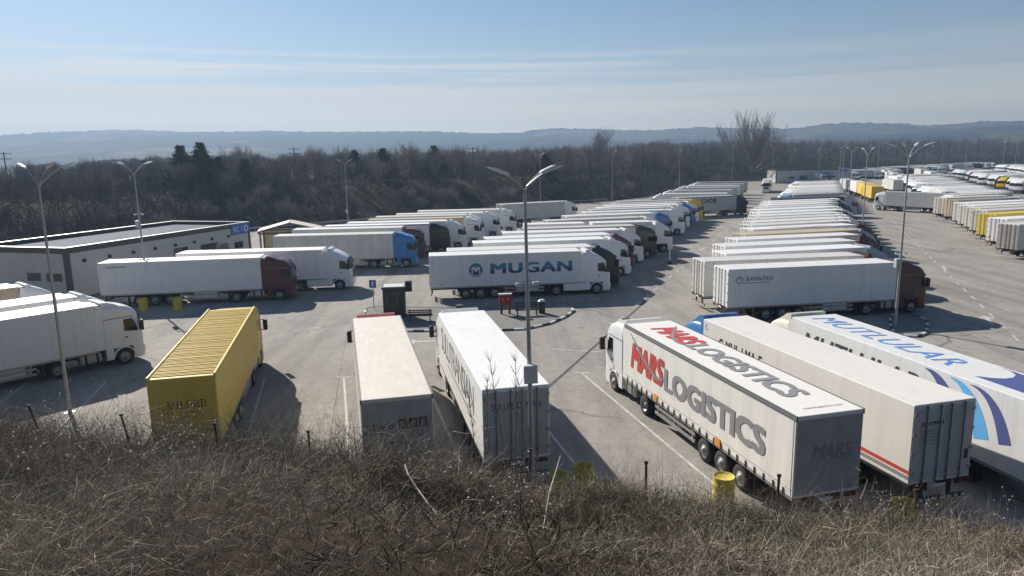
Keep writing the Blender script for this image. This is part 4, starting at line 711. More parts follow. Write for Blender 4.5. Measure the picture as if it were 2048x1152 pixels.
place('post_frame', mb.box(-.2, 7.7, -.1, .1, 3.0, 3.2).box(-.2, 7.7, 4.9, 5.1, 3.0, 3.2).mesh('post_frame'), M_TRIM, T)
for k in range(3): place('rafter', cached('rafter', lambda: MB().prism([(-.3, 3.15), (3.75, 4.2), (7.8, 3.15), (7.8, 3.35), (3.75, 4.42), (-.3, 3.35)], -.1, .1)), M_TRIM, T, (0, k*2.5, 0))
M_CRSH = mat('cream_roof_sheet', (.66, .62, .50), .7, 0, .3, 1)
for k in range(2):
    y0_ = .12+k*2.5
    for sx in (0, 1): place('roof_sheet', MB().prism([(-.4, 3.36), (3.7, 4.40), (3.7, 4.45), (-.4, 3.41)] if not sx else [(3.8, 4.40), (7.9, 3.36), (7.9, 3.41), (3.8, 4.45)], y0_, y0_+2.26).mesh('roof_sheet'), M_CRSH if k == 0 or sx else M_GREYP, T); place('screen', MB().box(.1, 7.4, 5.12, 5.2, .2, 3.0).mesh('screen'), M_CRWALL, T)

# ---------------------------------------------------------------- lamp posts and utility poles
def arm_mb(L, rise):
    mb = MB(); p = [Vector((0, 0, -.15)), Vector((.12*L, 0, .1)), Vector((.55*L, 0, rise*.62)), Vector((L, 0, rise))]
    for a, b_ in zip(p, p[1:]): mb.tube(a, b_, .036, .03, n=6, cap=False)
    return mb
def head_mb(): return MB().add([(x, y*w, z) for x, w, z in ((-.1, .08, .03), (.15, .16, .08), (.75, .14, .06), (.95, .05, .0)) for y in (-1, 1)]+[(x, y*w, z) for x, w, z in ((-.1, .07, -.05), (.15, .14, -.05), (.75, .12, -.05), (.95, .04, -.03)) for y in (-1, 1)],
    [(0, 2, 3, 1), (2, 4, 5, 3), (4, 6, 7, 5), (8, 9, 11, 10), (10, 11, 13, 12), (12, 13, 15, 14), (0, 8, 10, 2), (2, 10, 12, 4), (4, 12, 14, 6), (1, 3, 11, 9), (3, 5, 13, 11), (5, 7, 15, 13), (0, 1, 9, 8), (6, 14, 15, 7)])
def lamp(x, y, label, h=11.5, rot=0., arms=4, extras=(), z0=0, near=True, L=1.0, lean=(0, 0)):
    T = thing('lamp_post', label, 'lamp post', (x, y, z0), 0, 'tall galvanised lamp posts in the lot'); T.rotation_euler = (lean[0], lean[1], 0)
    place('pole', cached(('pole', h), lambda: MB().tube((0, 0, 0), (0, 0, h), .105, .05, n=10).box(-.2, .2, -.2, .2, 0, .03)), M_GALV, T)
    angs = [rot-.45, rot+.45, rot+math.pi-.45, rot+math.pi+.45][:arms] if arms > 2 else ([rot, rot+math.pi][:arms])
    for a in angs:
        ar = place('arm', cached(('arm', L), lambda: arm_mb(L, .8*L)), M_GALV, T, (0, 0, h), a); hd = place('lamp_head', cached('lamp_head', head_mb), M_GALVW, ar, (L, 0, .8*L)); hd.rotation_euler = (0, -.35, 0); hd.scale = (.72, .55, .6)
    for e in extras:
        if e[0] == 'box': place('control_box', cached('control_box', lambda: MB().box(-.24, .24, .1, .34, -.32, .32, 0, .015)), M_GALVW, T, (0, 0, e[1]), e[2])
        if e[0] == 'cam':
            c = place('camera_bracket', cached('camera_bracket', lambda: MB().tube((-.3, 0, 0), (.3, 0, .02), .02, n=6)), M_GALV, T, (0, 0, e[1]), e[2])
            for s in (-1, 1): place('camera_housing', cached(('camera_housing', s), lambda: MB().box(min(s*.2, s*.42), max(s*.2, s*.42), -.05, .05, -.12, -.02, 0, .015)), M_GALVW, c)
    return T
lamp(.62, 23.6, 'lamp post in the foreground centre beside the bare saplings', 11.3, .15, 4, (('box', 5.0, math.pi+.1), ('cam', 8.2, .3)), L=.68, lean=(0, -.012))
lamp(-22.62, 34.21, 'lamp post in the left foreground beside the left-edge trucks', 11.45, -.1, 3, L=1.05)
lamp(-32.68, 62.19, 'lamp post between the two yellow drums in front of the dark red cab', 11.6, .2, 4, (('cam', 4.1, .1), ('cam', 8.1, .2), ('box', 7.2, 1.9)))
lamp(27.16, 48.64, 'lamp post on the small kerbed island in front of the RAMAZAN truck', 11.9, .3, 4, (('box', 4.6, .3), ('cam', 5.4, .0)), L=.95)
lamp(-31.24, 135.6, 'lamp post behind the white trailers at the tree edge', 11.6, .2, 4, (('cam', 7.4, .1), ('box', 2.8, 2.5)), near=False)
for k, (x, y, h, lab) in enumerate(((7.48, 176.7, 12.4, 'lamp post behind the askew white truck'), (26.8, 186.8, 12.6, 'first lamp post right of the askew white truck along the trees'), (52.5, 220.9, 13.0, 'second lamp post right of the askew white truck along the trees'), (92.5, 297, 14.5, 'lamp post near the big bare tree'), (47.2, 94.4, 11.8, 'lamp post in the lane just past the pink striped roof'), (68.8, 144.0, 12.2, 'second lamp post along the lane past the pink striped roof'), (85.0, 182, 12.6, 'third lamp post along the lane past the pink striped roof'), (103.6, 224, 13.4, 'fourth lamp post along the lane past the pink striped roof'), (104.5, 284, 14.6, 'lamp post at the corner of the distant grey building'),
    (150, 346, 15, 'lamp post just right of the distant grey building'), (200, 388, 15.5, 'lamp post rising over the far trucks right of the lane'), (216, 357, 15.2, 'lamp post above the outer row of far trucks'), (255, 400, 15.6, 'lamp post standing left of the far right pair'), (268, 388, 15.4, 'left lamp post of the pair at the far right'), (281, 397, 15.6, 'right lamp post of the pair at the far right'))):
    lamp(x, y, lab, h, .4+k*.3, (4, 2, 2, 2, 2, 2, 2, 2, 1, 1, 1, 1, 1, 2, 2)[k] if k != 0 else 3, near=False, L=1.0)
M_WOOD = mat('weathered_wood', (0.09, 0.08, 0.07), .9, 0, .5, 2)
for x, y, hh, lab in ((-121, 172, 9.5, 'dark wooden utility pole at the left edge'), (-57.0, 190, 8.3, 'utility pole with crossarms in the trees above the toilet building'), (-10.5, 205, 8.8, 'utility pole with crossarms in the trees above the middle bay')):
    z0 = float(terr_h(np.array([x]), np.array([y]))[0]); T = thing('utility_pole', lab, 'utility pole', (x, y, z0)); place('pole', MB().tube((0, 0, 0), (0, 0, hh), .17, .12, n=8).mesh('utility_pole_shaft'), M_WOOD, T)
    for k, zz in enumerate((hh-.4, hh-1.6)):
        a = place('crossarm', cached('crossarm', lambda: MB().box(-1.5, 1.5, -.06, .06, -.07, .07)), M_WOOD, T, (0, 0, zz), .5)
        for dx in (-1.3, -.5, .5, 1.3): place('insulator', cached('insulator', lambda: MB().tube((0, 0, .07), (0, 0, .3), .07, .05, n=6)), M_GALVW, a, (dx, 0, 0))

# ---------------------------------------------------------------- island furniture and drums
M_KIOSK = mat('dark_green_kiosk', (0.035, 0.045, 0.048), 0.5, 0, .4, 2); M_REDP = mat('hydrant_red', (0.25, 0.022, 0.025), .5, 0, .3, 3); M_SLAT = mat('dark_bench_wood', (0.05, 0.035, 0.03), .7, 0, .5, 5); M_DRUM = mat('faded_yellow_drum', (0.60, 0.47, 0.05), .75, 0, .55, 3.5, dirt=(.32, .26, .06), bump=.2)
T = thing('kiosk', 'dark ticket kiosk with flat pale roof on the paved island', 'kiosk', (-9.35, 54.9, .11), .1)
place('wall', MB().box(-.85, .85, -.75, .75, 0, 2.3, 0, .02).mesh('kiosk_wall'), M_KIOSK, T); place('roof', MB().box(-.93, .93, -.83, .83, 2.3, 2.46, 0).mesh('kiosk_roof'), M_KIOSK, T); place('roof_panel', MB().box(-.8, .8, -.7, .7, 2.462, 2.49).mesh('roof_panel'), M_GALVW, T)
f = place('window', MB().box(-.6, .35, -.775, -.75, .95, 2.0).mesh('kiosk_window'), M_FRAME, T); place('pane', MB().box(-.55, .3, -.781, -.776, 1.0, 1.95).mesh('kiosk_pane'), M_GLASS, f); place('side_box', MB().box(.88, 1.4, .1, .5, 1.9, 2.75, 0, .02).mesh('side_box'), M_BLACK, T)
T = thing('traffic_sign', 'blue rectangular sign with a white arrow on a thin pole beside the kiosk', 'sign', (-11.55, 57.6, .1), -.12)
place('pole', MB().tube((0, 0, 0), (0, 0, 2.5), .035, n=8).mesh('sign_pole'), M_GALV, T); sp_ = place('sign_plate', MB().box(-.29, .29, -.06, -.035, 1.85, 2.5).mesh('sign_plate'), M_SIGN, T)
mb = MB(); mb.poly([(-.06, -.064, 1.95), (.06, -.064, 1.95), (.06, -.064, 2.2), (-.06, -.064, 2.2)]); mb.poly([(-.15, -.064, 2.2), (.15, -.064, 2.2), (0, -.064, 2.4)]); place('arrow', mb.mesh('sign_arrow'), P_WHITE, sp_)
def bench(x, y, rot, label):
    T = thing('bench', label, 'bench', (x, y, .11), rot, 'slatted benches on the paved island'); sl = cached('bench_slat', lambda: MB().box(-.95, .95, -.05, .05, -.018, .018, 0, .006))
    for k in range(4): place('seat_slat', sl, M_SLAT, T, (0, -.2+k*.13, .45))
    for k in range(3): o = place('back_slat', sl, M_SLAT, T, (0, .3+k*.03, .62+k*.15)); o.rotation_euler = (1.35, 0, 0)
    for s in (-1, 1): place('leg', cached('bench_leg', lambda: MB().box(-.03, .03, -.22, -.16, 0, .43).box(-.03, .03, .22, .28, 0, .43).prism([(-.03, .0), (.03, 0), (.03, .06), (-.03, .06)], -.25, .3).box(-.03, .03, .27, .34, .4, 1.02)), M_CHASSIS, T, (s*.75, 0, 0))
bench(-7.1, 52.9, math.pi+.06, 'dark slatted bench beside the kiosk'); bench(1.15, 54.3, .12, 'dark slatted bench beside the litter bin')
T = thing('litter_bin', 'round dark litter bin with pale domed lid beside the bench', 'bin', (2.35, 55.0, .11)); place('body', MB().tube((0, 0, 0), (0, 0, .95), .27, .3, n=16).mesh('bin_body'), M_KIOSK, T); place('lid', MB().tube((0, 0, .97), (0, 0, 1.1), .33, .2, n=16).mesh('bin_lid'), M_GALVW, T)
T = thing('litter_bin', 'small dark litter bin in front of the white refrigerated truck cab', 'bin', (-4.2, 54.6, .11)); place('body', MB().tube((0, 0, 0), (0, 0, .8), .24, .28, n=16).mesh('bin_body'), M_KIOSK, T); place('rim', MB().tube((0, 0, .8), (0, 0, .86), .3, n=16).mesh('bin_rim'), M_CHASSIS, T)
T = thing('fire_cabinet', 'dark red fire hose cabinet on legs at the middle of the island', 'fire cabinet', (-.55, 54.9, .11), .1)
place('cabinet', MB().box(-.5, .5, -.18, .18, .75, 1.6, 0, .02).mesh('fire_cabinet_body'), M_REDP, T); place('top_plate', MB().box(-.53, .53, -.22, .22, 1.602, 1.66).mesh('fire_top'), M_GALVW, T)
for s in (-1, 1): place('leg', cached('fire_leg', lambda: MB().tube((0, 0, 0), (0, 0, .76), .09, n=8)), M_REDP if s > 0 else M_CHASSIS, T, (s*.32, 0, 0)); place('valve', cached('fire_valve', lambda: MB().tube((0, -.3, 1.25), (0, -.18, 1.25), .07, n=8)), M_ALU, T, (s*.22, 0, 0))
def drum_mb(open_=True):
    mb = MB(); n = 22; prof = [(.36, 0), (.37, .1), (.355, .12), (.355, .3), (.37, .32), (.37, .36), (.355, .38), (.355, .6), (.37, .62), (.37, .66), (.355, .68), (.355, .9), (.372, .93)]
    prof += [(.31, .93), (.30, .55), (0, .54)] if open_ else [(.35, .94), (.33, .9), (0, .91)]
    v = [(r*math.cos(2*math.pi*i/n), r*math.sin(2*math.pi*i/n), z) for r, z in prof for i in range(n)]
    return mb.add(v, [(k*n+i, k*n+(i+1) % n, (k+1)*n+(i+1) % n, (k+1)*n+i) for k in range(len(prof)-1) for i in range(n)], 0, True)
for x, y, op, lab in ((2.55, 24.6, True, 'open yellow drum right of the foreground lamp post'), (1.55, 23.9, True, 'worn yellow drum half hidden in brush at the foreground lamp post'), (7.45, 23.5, False, 'bright closed yellow drum beside the MARS LOGISTICS trailer wheels'), (12.75, 21.4, True, 'open olive-yellow drum behind the striped refrigerated trailer'), (-31.75, 59.5, False, 'yellow drum left of the lamp post by the dark red cab truck'), (-28.85, 59.6, False, 'yellow drum right of the lamp post by the dark red cab truck')):
    T = thing('drum', lab, 'drum', (x, y, 0), random.uniform(0, 6), 'yellow drums around the lot'); sh = place('shell', cached(('drum', op), lambda: drum_mb(op)), M_DRUM, T); sh.scale = (1.05, 1.05, 1.12)
    if op: place('opening', cached('drum_inside', lambda: MB().tube((0, 0, .58), (0, 0, .6), .29, n=22)), M_BLACK, T, (0, 0, .06))
T = thing('marker_post', 'short white marker post in the lane beside the middle bay', 'post', (18.2, 80.2, 0)); place('post', MB().tube((0, 0, 0), (0, 0, 1.6), .06, n=8).mesh('marker_post'), M_GALVW, T); place('base', MB().tube((0, 0, 0), (0, 0, .35), .3, .22, n=10).mesh('marker_base'), M_CHASSIS, T)
# guard rail along the lot edge behind the toilet bay
T = thing('guard_rail', 'pale guard rail running along the foot of the brush bank', 'guard rail'); pts = [(-64, 112), (-50, 126), (-31, 143.2), (8, 185), (27, 197)]
mb = MB(); pm = cached('rail_post', lambda: MB().box(-.06, .06, -.06, .06, 0, .75))
for (x0, y0), (x1, y1) in zip(pts, pts[1:]):
    a, b_ = Vector((x0, y0, 0)), Vector((x1, y1, 0)); d = (b_-a).normalized(); nn = Vector((-d.y, d.x, 0))*.04
    for z0, z1 in ((.42, .54), (.6, .72)): v = [a+nn+Vector((0, 0, z0)), a-nn+Vector((0, 0, z0)), a-nn+Vector((0, 0, z1)), a+nn+Vector((0, 0, z1))]; w = [p+(b_-a) for p in v]; mb.add(v+w, [(0, 1, 5, 4), (1, 2, 6, 5), (2, 3, 7, 6), (3, 0, 4, 7)])
    n = int((b_-a).length/4)
    for k in range(n): p = a+(b_-a)*(k/n); place('post', pm, M_GALV, T, p)
place('rail', mb.mesh('rail'), M_GALV, T)

# ---------------------------------------------------------------- vegetation
M_VEG = mat('dry_vegetation', (.1, .08, .06), 0.9, attr='Col', spec=0.15); M_BARK = mat('grey_bark', (0.10, 0.088, 0.08), 0.95, 0, .5, 3, spec=.1); M_TWIG = mat('grey_brown_twigs', (0.22, 0.20, 0.195), 0.95, spec=.1); M_TWIGR = mat('reddish_twigs', (0.19, 0.152, 0.147), 0.95, spec=.1); M_NEEDLE = mat('pine_needles', (0.075, 0.09, 0.07), .9, 0, .4, 2, spec=.1); M_SEED = mat('white_seed_fluff', (.75, .73, .70), .9)
def ribbons(P, D, L, Wd, segs, bend, col, seed=0):
    """tapered bent strips: root P, direction D, length L, width Wd, droop 'bend'"""
    n = len(P); g = np.random.default_rng(seed); side = np.cross(D, g.normal(size=(n, 3))); side /= np.linalg.norm(side, axis=1, keepdims=True)+1e-9
    bdir = g.normal(size=(n, 3))*0.6; bdir[:, 2] -= .5; V = []
    for k in range(segs+1):
        t = k/segs; p = P+D*(L*t)[:, None]+bdir*(bend*L*t*t)[:, None]; w = (Wd*(1-.8*t))[:, None]*side*.5; V += [p-w, p+w]
    V = np.stack(V, 1).reshape(-1, 3); k2 = 2*(segs+1); base = np.arange(n)[:, None]*k2; F = np.concatenate([base+np.array([[2*k, 2*k+1, 2*k+3, 2*k+2]]) for k in range(segs)], 1).reshape(-1, 4)
    return V, F, np.repeat(col, k2, 0)
def join(parts):
    V, F, Cc, o = [], [], [], 0
    for v, f, c in parts: V.append(v); F.append(f+o); Cc.append(c); o += len(v)
    return np.concatenate(V), np.concatenate(F), np.concatenate(Cc)
def unit(a): return a/(np.linalg.norm(a, axis=1, keepdims=True)+1e-9)
def brush(name, cx, cy, cz, per, L0, W0, pal, seed, spread=.5, upright=1.0, segs=3, bend=.35, wts=None, cscale=None, side=1, lit=1.0):
    """clumps of stems at (cx, cy, cz); every stem carries side twigs"""
    g = np.random.default_rng(seed); n = len(cx); cs = cscale if cscale is not None else np.ones(n); pc = np.array(pal)[wts if isinstance(wts, np.ndarray) else g.choice(len(pal), n, p=wts)]*g.uniform(.75, 1.25, (n, 1))*lit
    i = np.repeat(np.arange(n), per); m = len(i); P = np.stack([cx[i], cy[i], cz[i]], 1)+g.normal(size=(m, 3))*np.array([spread, spread, .02])*cs[i][:, None]; P[:, 2] -= .05
    D = g.normal(size=(m, 3)); D[:, 2] = np.abs(D[:, 2])*.5+upright; D = unit(D); L = L0*g.uniform(.4, 1.2, m)*cs[i]; col = pc[i]*g.uniform(.55, 1.4, (m, 1))
    parts = [ribbons(P, D, L, W0*g.uniform(.6, 1.4, m), segs, bend*g.uniform(.2, 1.2, m), col, seed+1)]
    if side:
        j = np.repeat(np.arange(m), side); t = g.uniform(.3, .95, len(j)); Q = P[j]+D[j]*(L[j]*t)[:, None]; D2 = unit(D[j]+g.normal(size=(len(j), 3))*.9)
        parts.append(ribbons(Q, D2, L[j]*g.uniform(.2, .55, len(j)), W0*.65*np.ones(len(j)), 2, .3*np.ones(len(j)), col[j]*1.2, seed+2))
    return place(name, np_mesh(name, *join(parts)), M_VEG, kind='stuff')
PAL = [(.115, .078, .062), (.14, .105, .078), (.085, .066, .05), (.19, .155, .11), (.045, .047, .030), (.10, .062, .052)]
def scatter_slope(n, y0, y1, seed, tmin=.4):
    g = np.random.default_rng(seed); y = y0+(y1-y0)*g.uniform(size=n*3); x = g.uniform(-1, 1, n*3)*(y*.80+4); k = (toe(x)-y > tmin); x, y = x[k][:n], y[k][:n]; return x, y, slope_h(x, y)
def clumped(x, y, s, seed, lo=.35): return lo+(1.5-lo)*smooth(.3, .75, vnoise(x, y, s, seed))
PALG = [(.13, .108, .086), (.165, .142, .11), (.098, .086, .068), (.22, .19, .142), (.07, .074, .047), (.13, .098, .08)]
def crest(x): return np.interp(x, [-20, -7, -5, -1, 1.2, 4.5, 6, 9, 15], [1.2, 1.2, .98, .95, .75, .8, .92, .6, .55])
def patch(x, y, seed):                                     # what grows where: patches a metre or two wide
    v = vnoise(x, y, 1.9, seed)*.65+vnoise(x, y, .7, seed+1)*.35; return np.clip(((v-.18)/.64*6).astype(int), 0, 5)
x, y, z = scatter_slope(4600, 2.6, 11.5, 31); brush('near_brush', x, y, z, 20, .33, .0045, PALG, 41, .17, .7, 2, .6, patch(x, y, 51), clumped(x, y, 1.6, 6, .65), 1, 2.35)
x, y, z = scatter_slope(2700, 10, 30, 32); cl = clumped(x, y, 2.4, 16, .45)*crest(x)*smooth(-2, 3, toe(x)-y+2); brush('slope_brush', x, y, z, 20, .85, .010, PALG, 42, .34, .85, 3, .5, patch(x, y, 61), cl, 1, 1.8)
x, y, z = scatter_slope(900, 6.0, 25, 37, .8); k = vnoise(x, y, 3.2, 27) > .45; x, y, z = x[k], y[k], z[k]; brush('domed_bushes', x, y, z, 95, .55, .0058, [(.14, .115, .085), (.10, .09, .062), (.17, .14, .105), (.075, .07, .045), (.125, .095, .08)], 47, .12, .22, 2, .45, None, np.random.default_rng(3).uniform(.6, 1.6, len(x))*np.where(y > 13, crest(x), np.clip(y/12, .45, 1)), 1, 1.5)
x, y, z = scatter_slope(900, 4.5, 24, 33, .6); k = vnoise(x, y, 3.0, 21) > .5; brush('green_undergrowth', x[k], y[k], z[k], 26, .4, .012, [(.035, .042, .02), (.06, .062, .032), (.09, .08, .045)], 43, .25, .7, 2, .7, side=0, lit=1.2)
x, y, z = scatter_slope(1300, 8, 29, 34, .3); brush('tall_dry_grass', x, y, z, 4, 1.0, .0055, [(.16, .125, .09), (.20, .165, .12), (.11, .085, .07)], 44, .15, 2.2, 3, .25, lit=1.3)
g = np.random.default_rng(5); n = 70000; X = g.uniform(-230, 330, n*2); Y = g.uniform(50, 460, n*2)
dd = dist_poly(X, Y, LOT); k = (~inside_poly(X, Y, LOT)) & (dd < 48) & (Y > 55) & (np.abs(X) < .8*Y+20); X, Y = np.concatenate([X[k][:5200], g.uniform(-150, -48, 3200)]), np.concatenate([Y[k][:5200], g.uniform(58, 175, 3200)]); k = (~inside_poly(X, Y, LOT)) & (np.abs(X) < .8*Y+20); X, Y = X[k], Y[k]; Zt = terr_h(X, Y)
brush('bank_brush', X, Y, Zt, 10, 2.9, .085, [(.042, .040, .036), (.055, .046, .042), (.034, .038, .028), (.075, .062, .052), (.07, .045, .043)], 51, 1.0, .8, 2, .3, [.3, .25, .27, .06, .12], g.uniform(.6, 1.5, len(X)), 1, 2.0)
# individual dry stalks with white seed heads, dead branches, saplings
def seg_mesh(name, segs, sides=3):
    """tapered prisms for a list of (p0, p1, r0, r1)"""
    p0 = np.array([s[0] for s in segs], float); p1 = np.array([s[1] for s in segs], float); r0 = np.array([s[2] for s in segs]); r1 = np.array([s[3] for s in segs]); d = unit(p1-p0)
    ref = np.where(np.abs(d[:, 2:3]) < .9, np.array([[0, 0, 1.]]), np.array([[1., 0, 0]])); a = unit(np.cross(d, ref)); b = np.cross(d, a); V = []
    for p, r in ((p0, r0), (p1, r1)):
        for k in range(sides): t = 2*math.pi*k/sides; V.append(p+a*(r*math.cos(t))[:, None]+b*(r*math.sin(t))[:, None])
    V = np.stack(V, 1).reshape(-1, 3); base = np.arange(len(segs))[:, None]*2*sides; F = np.concatenate([base+np.array([[k, (k+1) % sides, sides+(k+1) % sides, sides+k]]) for k in range(sides)], 1).reshape(-1, 4)
    return np_mesh(name, V, F, None, True)
def branchy(seed, h, r, levels, spread=.55, n0=9, up=.35, trunk=.3, ratio=.62, twigs=3, fan=False):
    """bare tree: returns trunk segments and crown segments"""
    g = random.Random(seed); tr, cr = [], []
    def grow(p, d, L, r_, lv, out):
        n = 3; q = p
        for k in range(n):
            d2 = (d+Vector((g.gauss(0, .1), g.gauss(0, .1), g.gauss(0, .06)+up*.12))).normalized(); e = q+d2*(L/n); ra = r_*(1-.55*k/n); rb = r_*(1-.55*(k+1)/n); out.append((q[:], e[:], ra, rb)); q, d = e, d2
            if lv > 0:
                for _ in range(twigs if k else max(1, twigs-1)):
                    ax = d.orthogonal().normalized(); ax.rotate(Matrix.Rotation(g.uniform(0, 6.28), 3, d)); dd_ = (d*(1-spread)+ax*spread*g.uniform(.7, 1.3)+Vector((0, 0, up))).normalized(); grow(q-d2*(L/n)*g.uniform(0, .6), dd_, L*ratio*g.uniform(.7, 1.1), rb*.62, lv-1, cr)
    q = Vector((0, 0, -.3)); d = Vector((0, 0, 1)); tl = h*trunk
    for k in range(3): e = q+Vector((g.gauss(0, .03)*tl, g.gauss(0, .03)*tl, tl/3+.1)); tr.append((q[:], e[:], r*(1-.12*k), r*(1-.12*(k+1)))); q = e
    for k in range(n0):
        a = 6.28*k/n0+g.uniform(-.3, .3); s = (g.uniform(.1, .75) if k else 0.) if not fan else g.uniform(.15, 1.5); grow(q-Vector((0, 0, tl*.35*g.random())), Vector((math.cos(a)*s, math.sin(a)*s, 1-.4*s)).normalized(), (h-tl)*g.uniform(.45, .62), r*.5, levels, cr)
    return tr, cr
TREES = {}
for nm, args in dict(a=(1, 10, .16, 2, .55, 8), b=(2, 11, .18, 2, .5, 9), c=(3, 9, .14, 2, .6, 8), d=(4, 13, .17, 2, .4, 7, .55), big=(5, 23, .42, 2, .38, 22, .55, .22, .6, 3, True), shrub=(6, 5, .07, 2, .6, 9, .3, .1)).items():
    tr, cr = branchy(*args); TREES[nm] = (seg_mesh('trunk_'+nm, tr, 6), seg_mesh('crown_'+nm, [(a, b_, max(r0, .022 if nm != 'big' else .05), max(r1, .016 if nm != 'big' else .035)) for a, b_, r0, r1 in cr], 3))
def pine_meshes(seed, h):
    g = np.random.default_rng(seed); tr = [((0, 0, -.3), (0, 0, h*.5), .18, .12), ((0, 0, h*.5), (0, 0, h), .12, .03)]; P, D, L = [], [], []
    for z in np.arange(h*.12, h*.98, .38):
        rad = (h-z)*.30*(.75+.5*g.random())+.35
        for k in range(int(5+3*g.random())):
            a = g.uniform(0, 6.28); d = np.array([math.cos(a), math.sin(a), .22]); tr.append(((0, 0, z), tuple(np.array([0, 0, z])+d*rad), .04, .01))
            m = int(14+rad*16); t = g.uniform(.25, 1.05, m); P.append(np.array([0, 0, z])+d*rad*t[:, None]+g.normal(size=(m, 3))*.16); D.append(unit(d*.6+g.normal(size=(m, 3))*.8+np.array([0, 0, .3]))); L.append(g.uniform(.25, .55, m))
    P = np.concatenate(P); D = np.concatenate(D); L = np.concatenate(L); v, f, c = ribbons(P, D, L, L*.42, 1, L*0, np.zeros((len(P), 3)), seed)
    return seg_mesh('pine_trunk', tr, 4), np_mesh('pine_crown', v, f)
for k in range(2): TREES['pine%d' % k] = pine_meshes(60+k, 10+k*2)
def top_el(az): return np.interp(az, [-60, -36, -31, -27, -24, -18, -10, 0, 8, 13, 17, 21, 26, 36, 60], [-.2, -.1, .15, .6, .8, .75, .85, .95, 1.25, 1.15, 1.2, 1.35, 1.5, 1.55, 1.5])+.55*(vnoise(np.asarray(az)+90, np.zeros_like(az), 1.1, 33)-.5)+.3*(vnoise(np.asarray(az)+90, np.zeros_like(az), .4, 34)-.5)
def tree(kind, x, y, s, rot, label, group=None, name='bare_tree', cat='tree', leaf=None):
    z = float(terr_h(np.array([x]), np.array([y]))[0]); T = thing(name, label, cat, (x, y, z), rot, group); T.scale = (s*(1.4 if name == 'pine_tree' else 1), s*(1.4 if name == 'pine_tree' else 1), s)
    place('trunk', TREES[kind][0], M_BARK, T); place('crown', TREES[kind][1], leaf or M_TWIG, T)
def polar(az, d): a = math.radians(az); return d*math.sin(a), d*math.cos(a)
tree('big', *polar(18.7, 336), 1.42, 0.4, 'big round bare tree standing above the skyline', None)
tree('b', *polar(12.6, 262), 1.25, 1.4, 'dense dark bare tree rising right of the middle lamp posts', None, leaf=M_TWIGR)
tree('b', *polar(7.2, 290), 1.6, 2.4, 'broad pale bare tree right of centre above the wood', None)
for az, dd_, s, lab in ((-23.3, 165, .86, 'tallest dark pine of the pine group left of centre'), (-24.6, 163, .8, 'broad dark pine left of the tallest pine'), (-22.1, 168, .74, 'dark pine right of the tallest pine'), (-20.3, 170, .68, 'small dark pine at the right end of the pine group'), (-12.2, 190, .75, 'dark pine right of the white lamp post in the trees'), (-10.0, 186, .8, 'dark pine between the two utility poles'), (-6.0, 196, .9, 'dark pine near the utility pole over the middle bay'), (-27.0, 188, .6, 'low dark pine left of the pine group'), (2.9, 205, .75, 'dark pine behind the askew white truck')):
    tree('pine%d' % (int(dd_) % 2), *polar(az, dd_), s, dd_, lab, None, 'pine_tree', 'pine', M_NEEDLE)
r3 = random.Random(3); cnt = 0; nsh = 0
while cnt < 290:
    az = r3.uniform(-37, 24); x, y = polar(az, r3.uniform(128, 300)); X_, Y_ = np.array([x]), np.array([y])
    if inside_poly(X_, Y_, LOT)[0]: continue
    dl = dist_poly(X_, Y_, LOT)[0]
    if dl < 4 or dl > 110 or (dl > 22 and r3.random() < .25): continue
    sh = dl < 17; cnt += 1; zg = float(terr_h(X_, Y_)[0]); hm = max(2.5, CAM_H+math.hypot(x, y)*math.tan(math.radians(float(top_el(az))))-zg); kd = 'shrub' if sh else r3.choice('abcd'); nom = dict(a=11.5, b=12.5, c=10.5, d=14, shrub=6)[kd]; sc = min(r3.uniform(.7, 1.15), hm*(r3.uniform(1.1, 1.4) if kd == 'd' and r3.random() < .5 else r3.uniform(.75, 1.1))/nom); tree(kd, x, y, sc, r3.uniform(0, 6), 'bare shrub on the brush bank behind the lot' if sh else 'bare grey tree in the wood behind the brush bank', 'bare shrubs on the bank' if sh else 'bare trees of the wood behind the lot', 'bare_shrub' if sh else 'bare_tree', 'shrub' if sh else 'tree', M_TWIGR if r3.random() < .35 else M_TWIG)
def woodland(name, pts_, seed, hlo, hhi, nr, w, pal):
    g = np.random.default_rng(seed); X, Y = pts_; n = len(X); Z = terr_h(X, Y); H = g.uniform(hlo, hhi, n)*(.75+.5*vnoise(X, Y, 28, 12)); hm = CAM_H+np.hypot(X, Y)*np.tan(np.radians(top_el(np.degrees(np.arctan2(X, Y)))))-Z; H = np.clip(H, 2.0, np.maximum(2.5, hm*g.uniform(.72, 1.0, n))); i = np.repeat(np.arange(n), nr); m = len(i)
    P = np.stack([X[i], Y[i], Z[i]+H[i]*g.uniform(.05, .75, m)], 1); D = g.normal(size=(m, 3))*np.array([1, 1, .4]); D[:, 2] = np.abs(D[:, 2])+.9; D = unit(D); pc = np.array(pal)[g.integers(len(pal), size=n)]*g.uniform(.75, 1.25, (n, 1))
    a = ribbons(P, D, H[i]*g.uniform(.15, .38, m), w*g.uniform(.6, 1.4, m), 1, 0*D[:, 0], pc[i], seed)
    b = ribbons(np.stack([X, Y, Z-.5], 1), np.tile([0, 0, 1.], (n, 1)), H*.8, np.full(n, .34), 1, np.zeros(n), pc, seed+1)
    b2 = (b[0], b[1], b[2]); return place(name, np_mesh(name, *join([a, b2])), M_VEG, kind='stuff')
def wood_pts(n, azlo, azhi, dlo, dhi, seed, lo=10):
    g = np.random.default_rng(seed); az = np.radians(g.uniform(azlo, azhi, n*3)); d = np.sqrt(g.uniform(dlo**2, dhi**2, n*3)); X, Y = d*np.sin(az), d*np.cos(az); k = ~inside_poly(X, Y, LOT) & (dist_poly(X, Y, LOT) > lo); return X[k][:n], Y[k][:n]
PW = [(.17, .145, .135), (.15, .13, .12), (.20, .17, .155), (.12, .112, .095)]
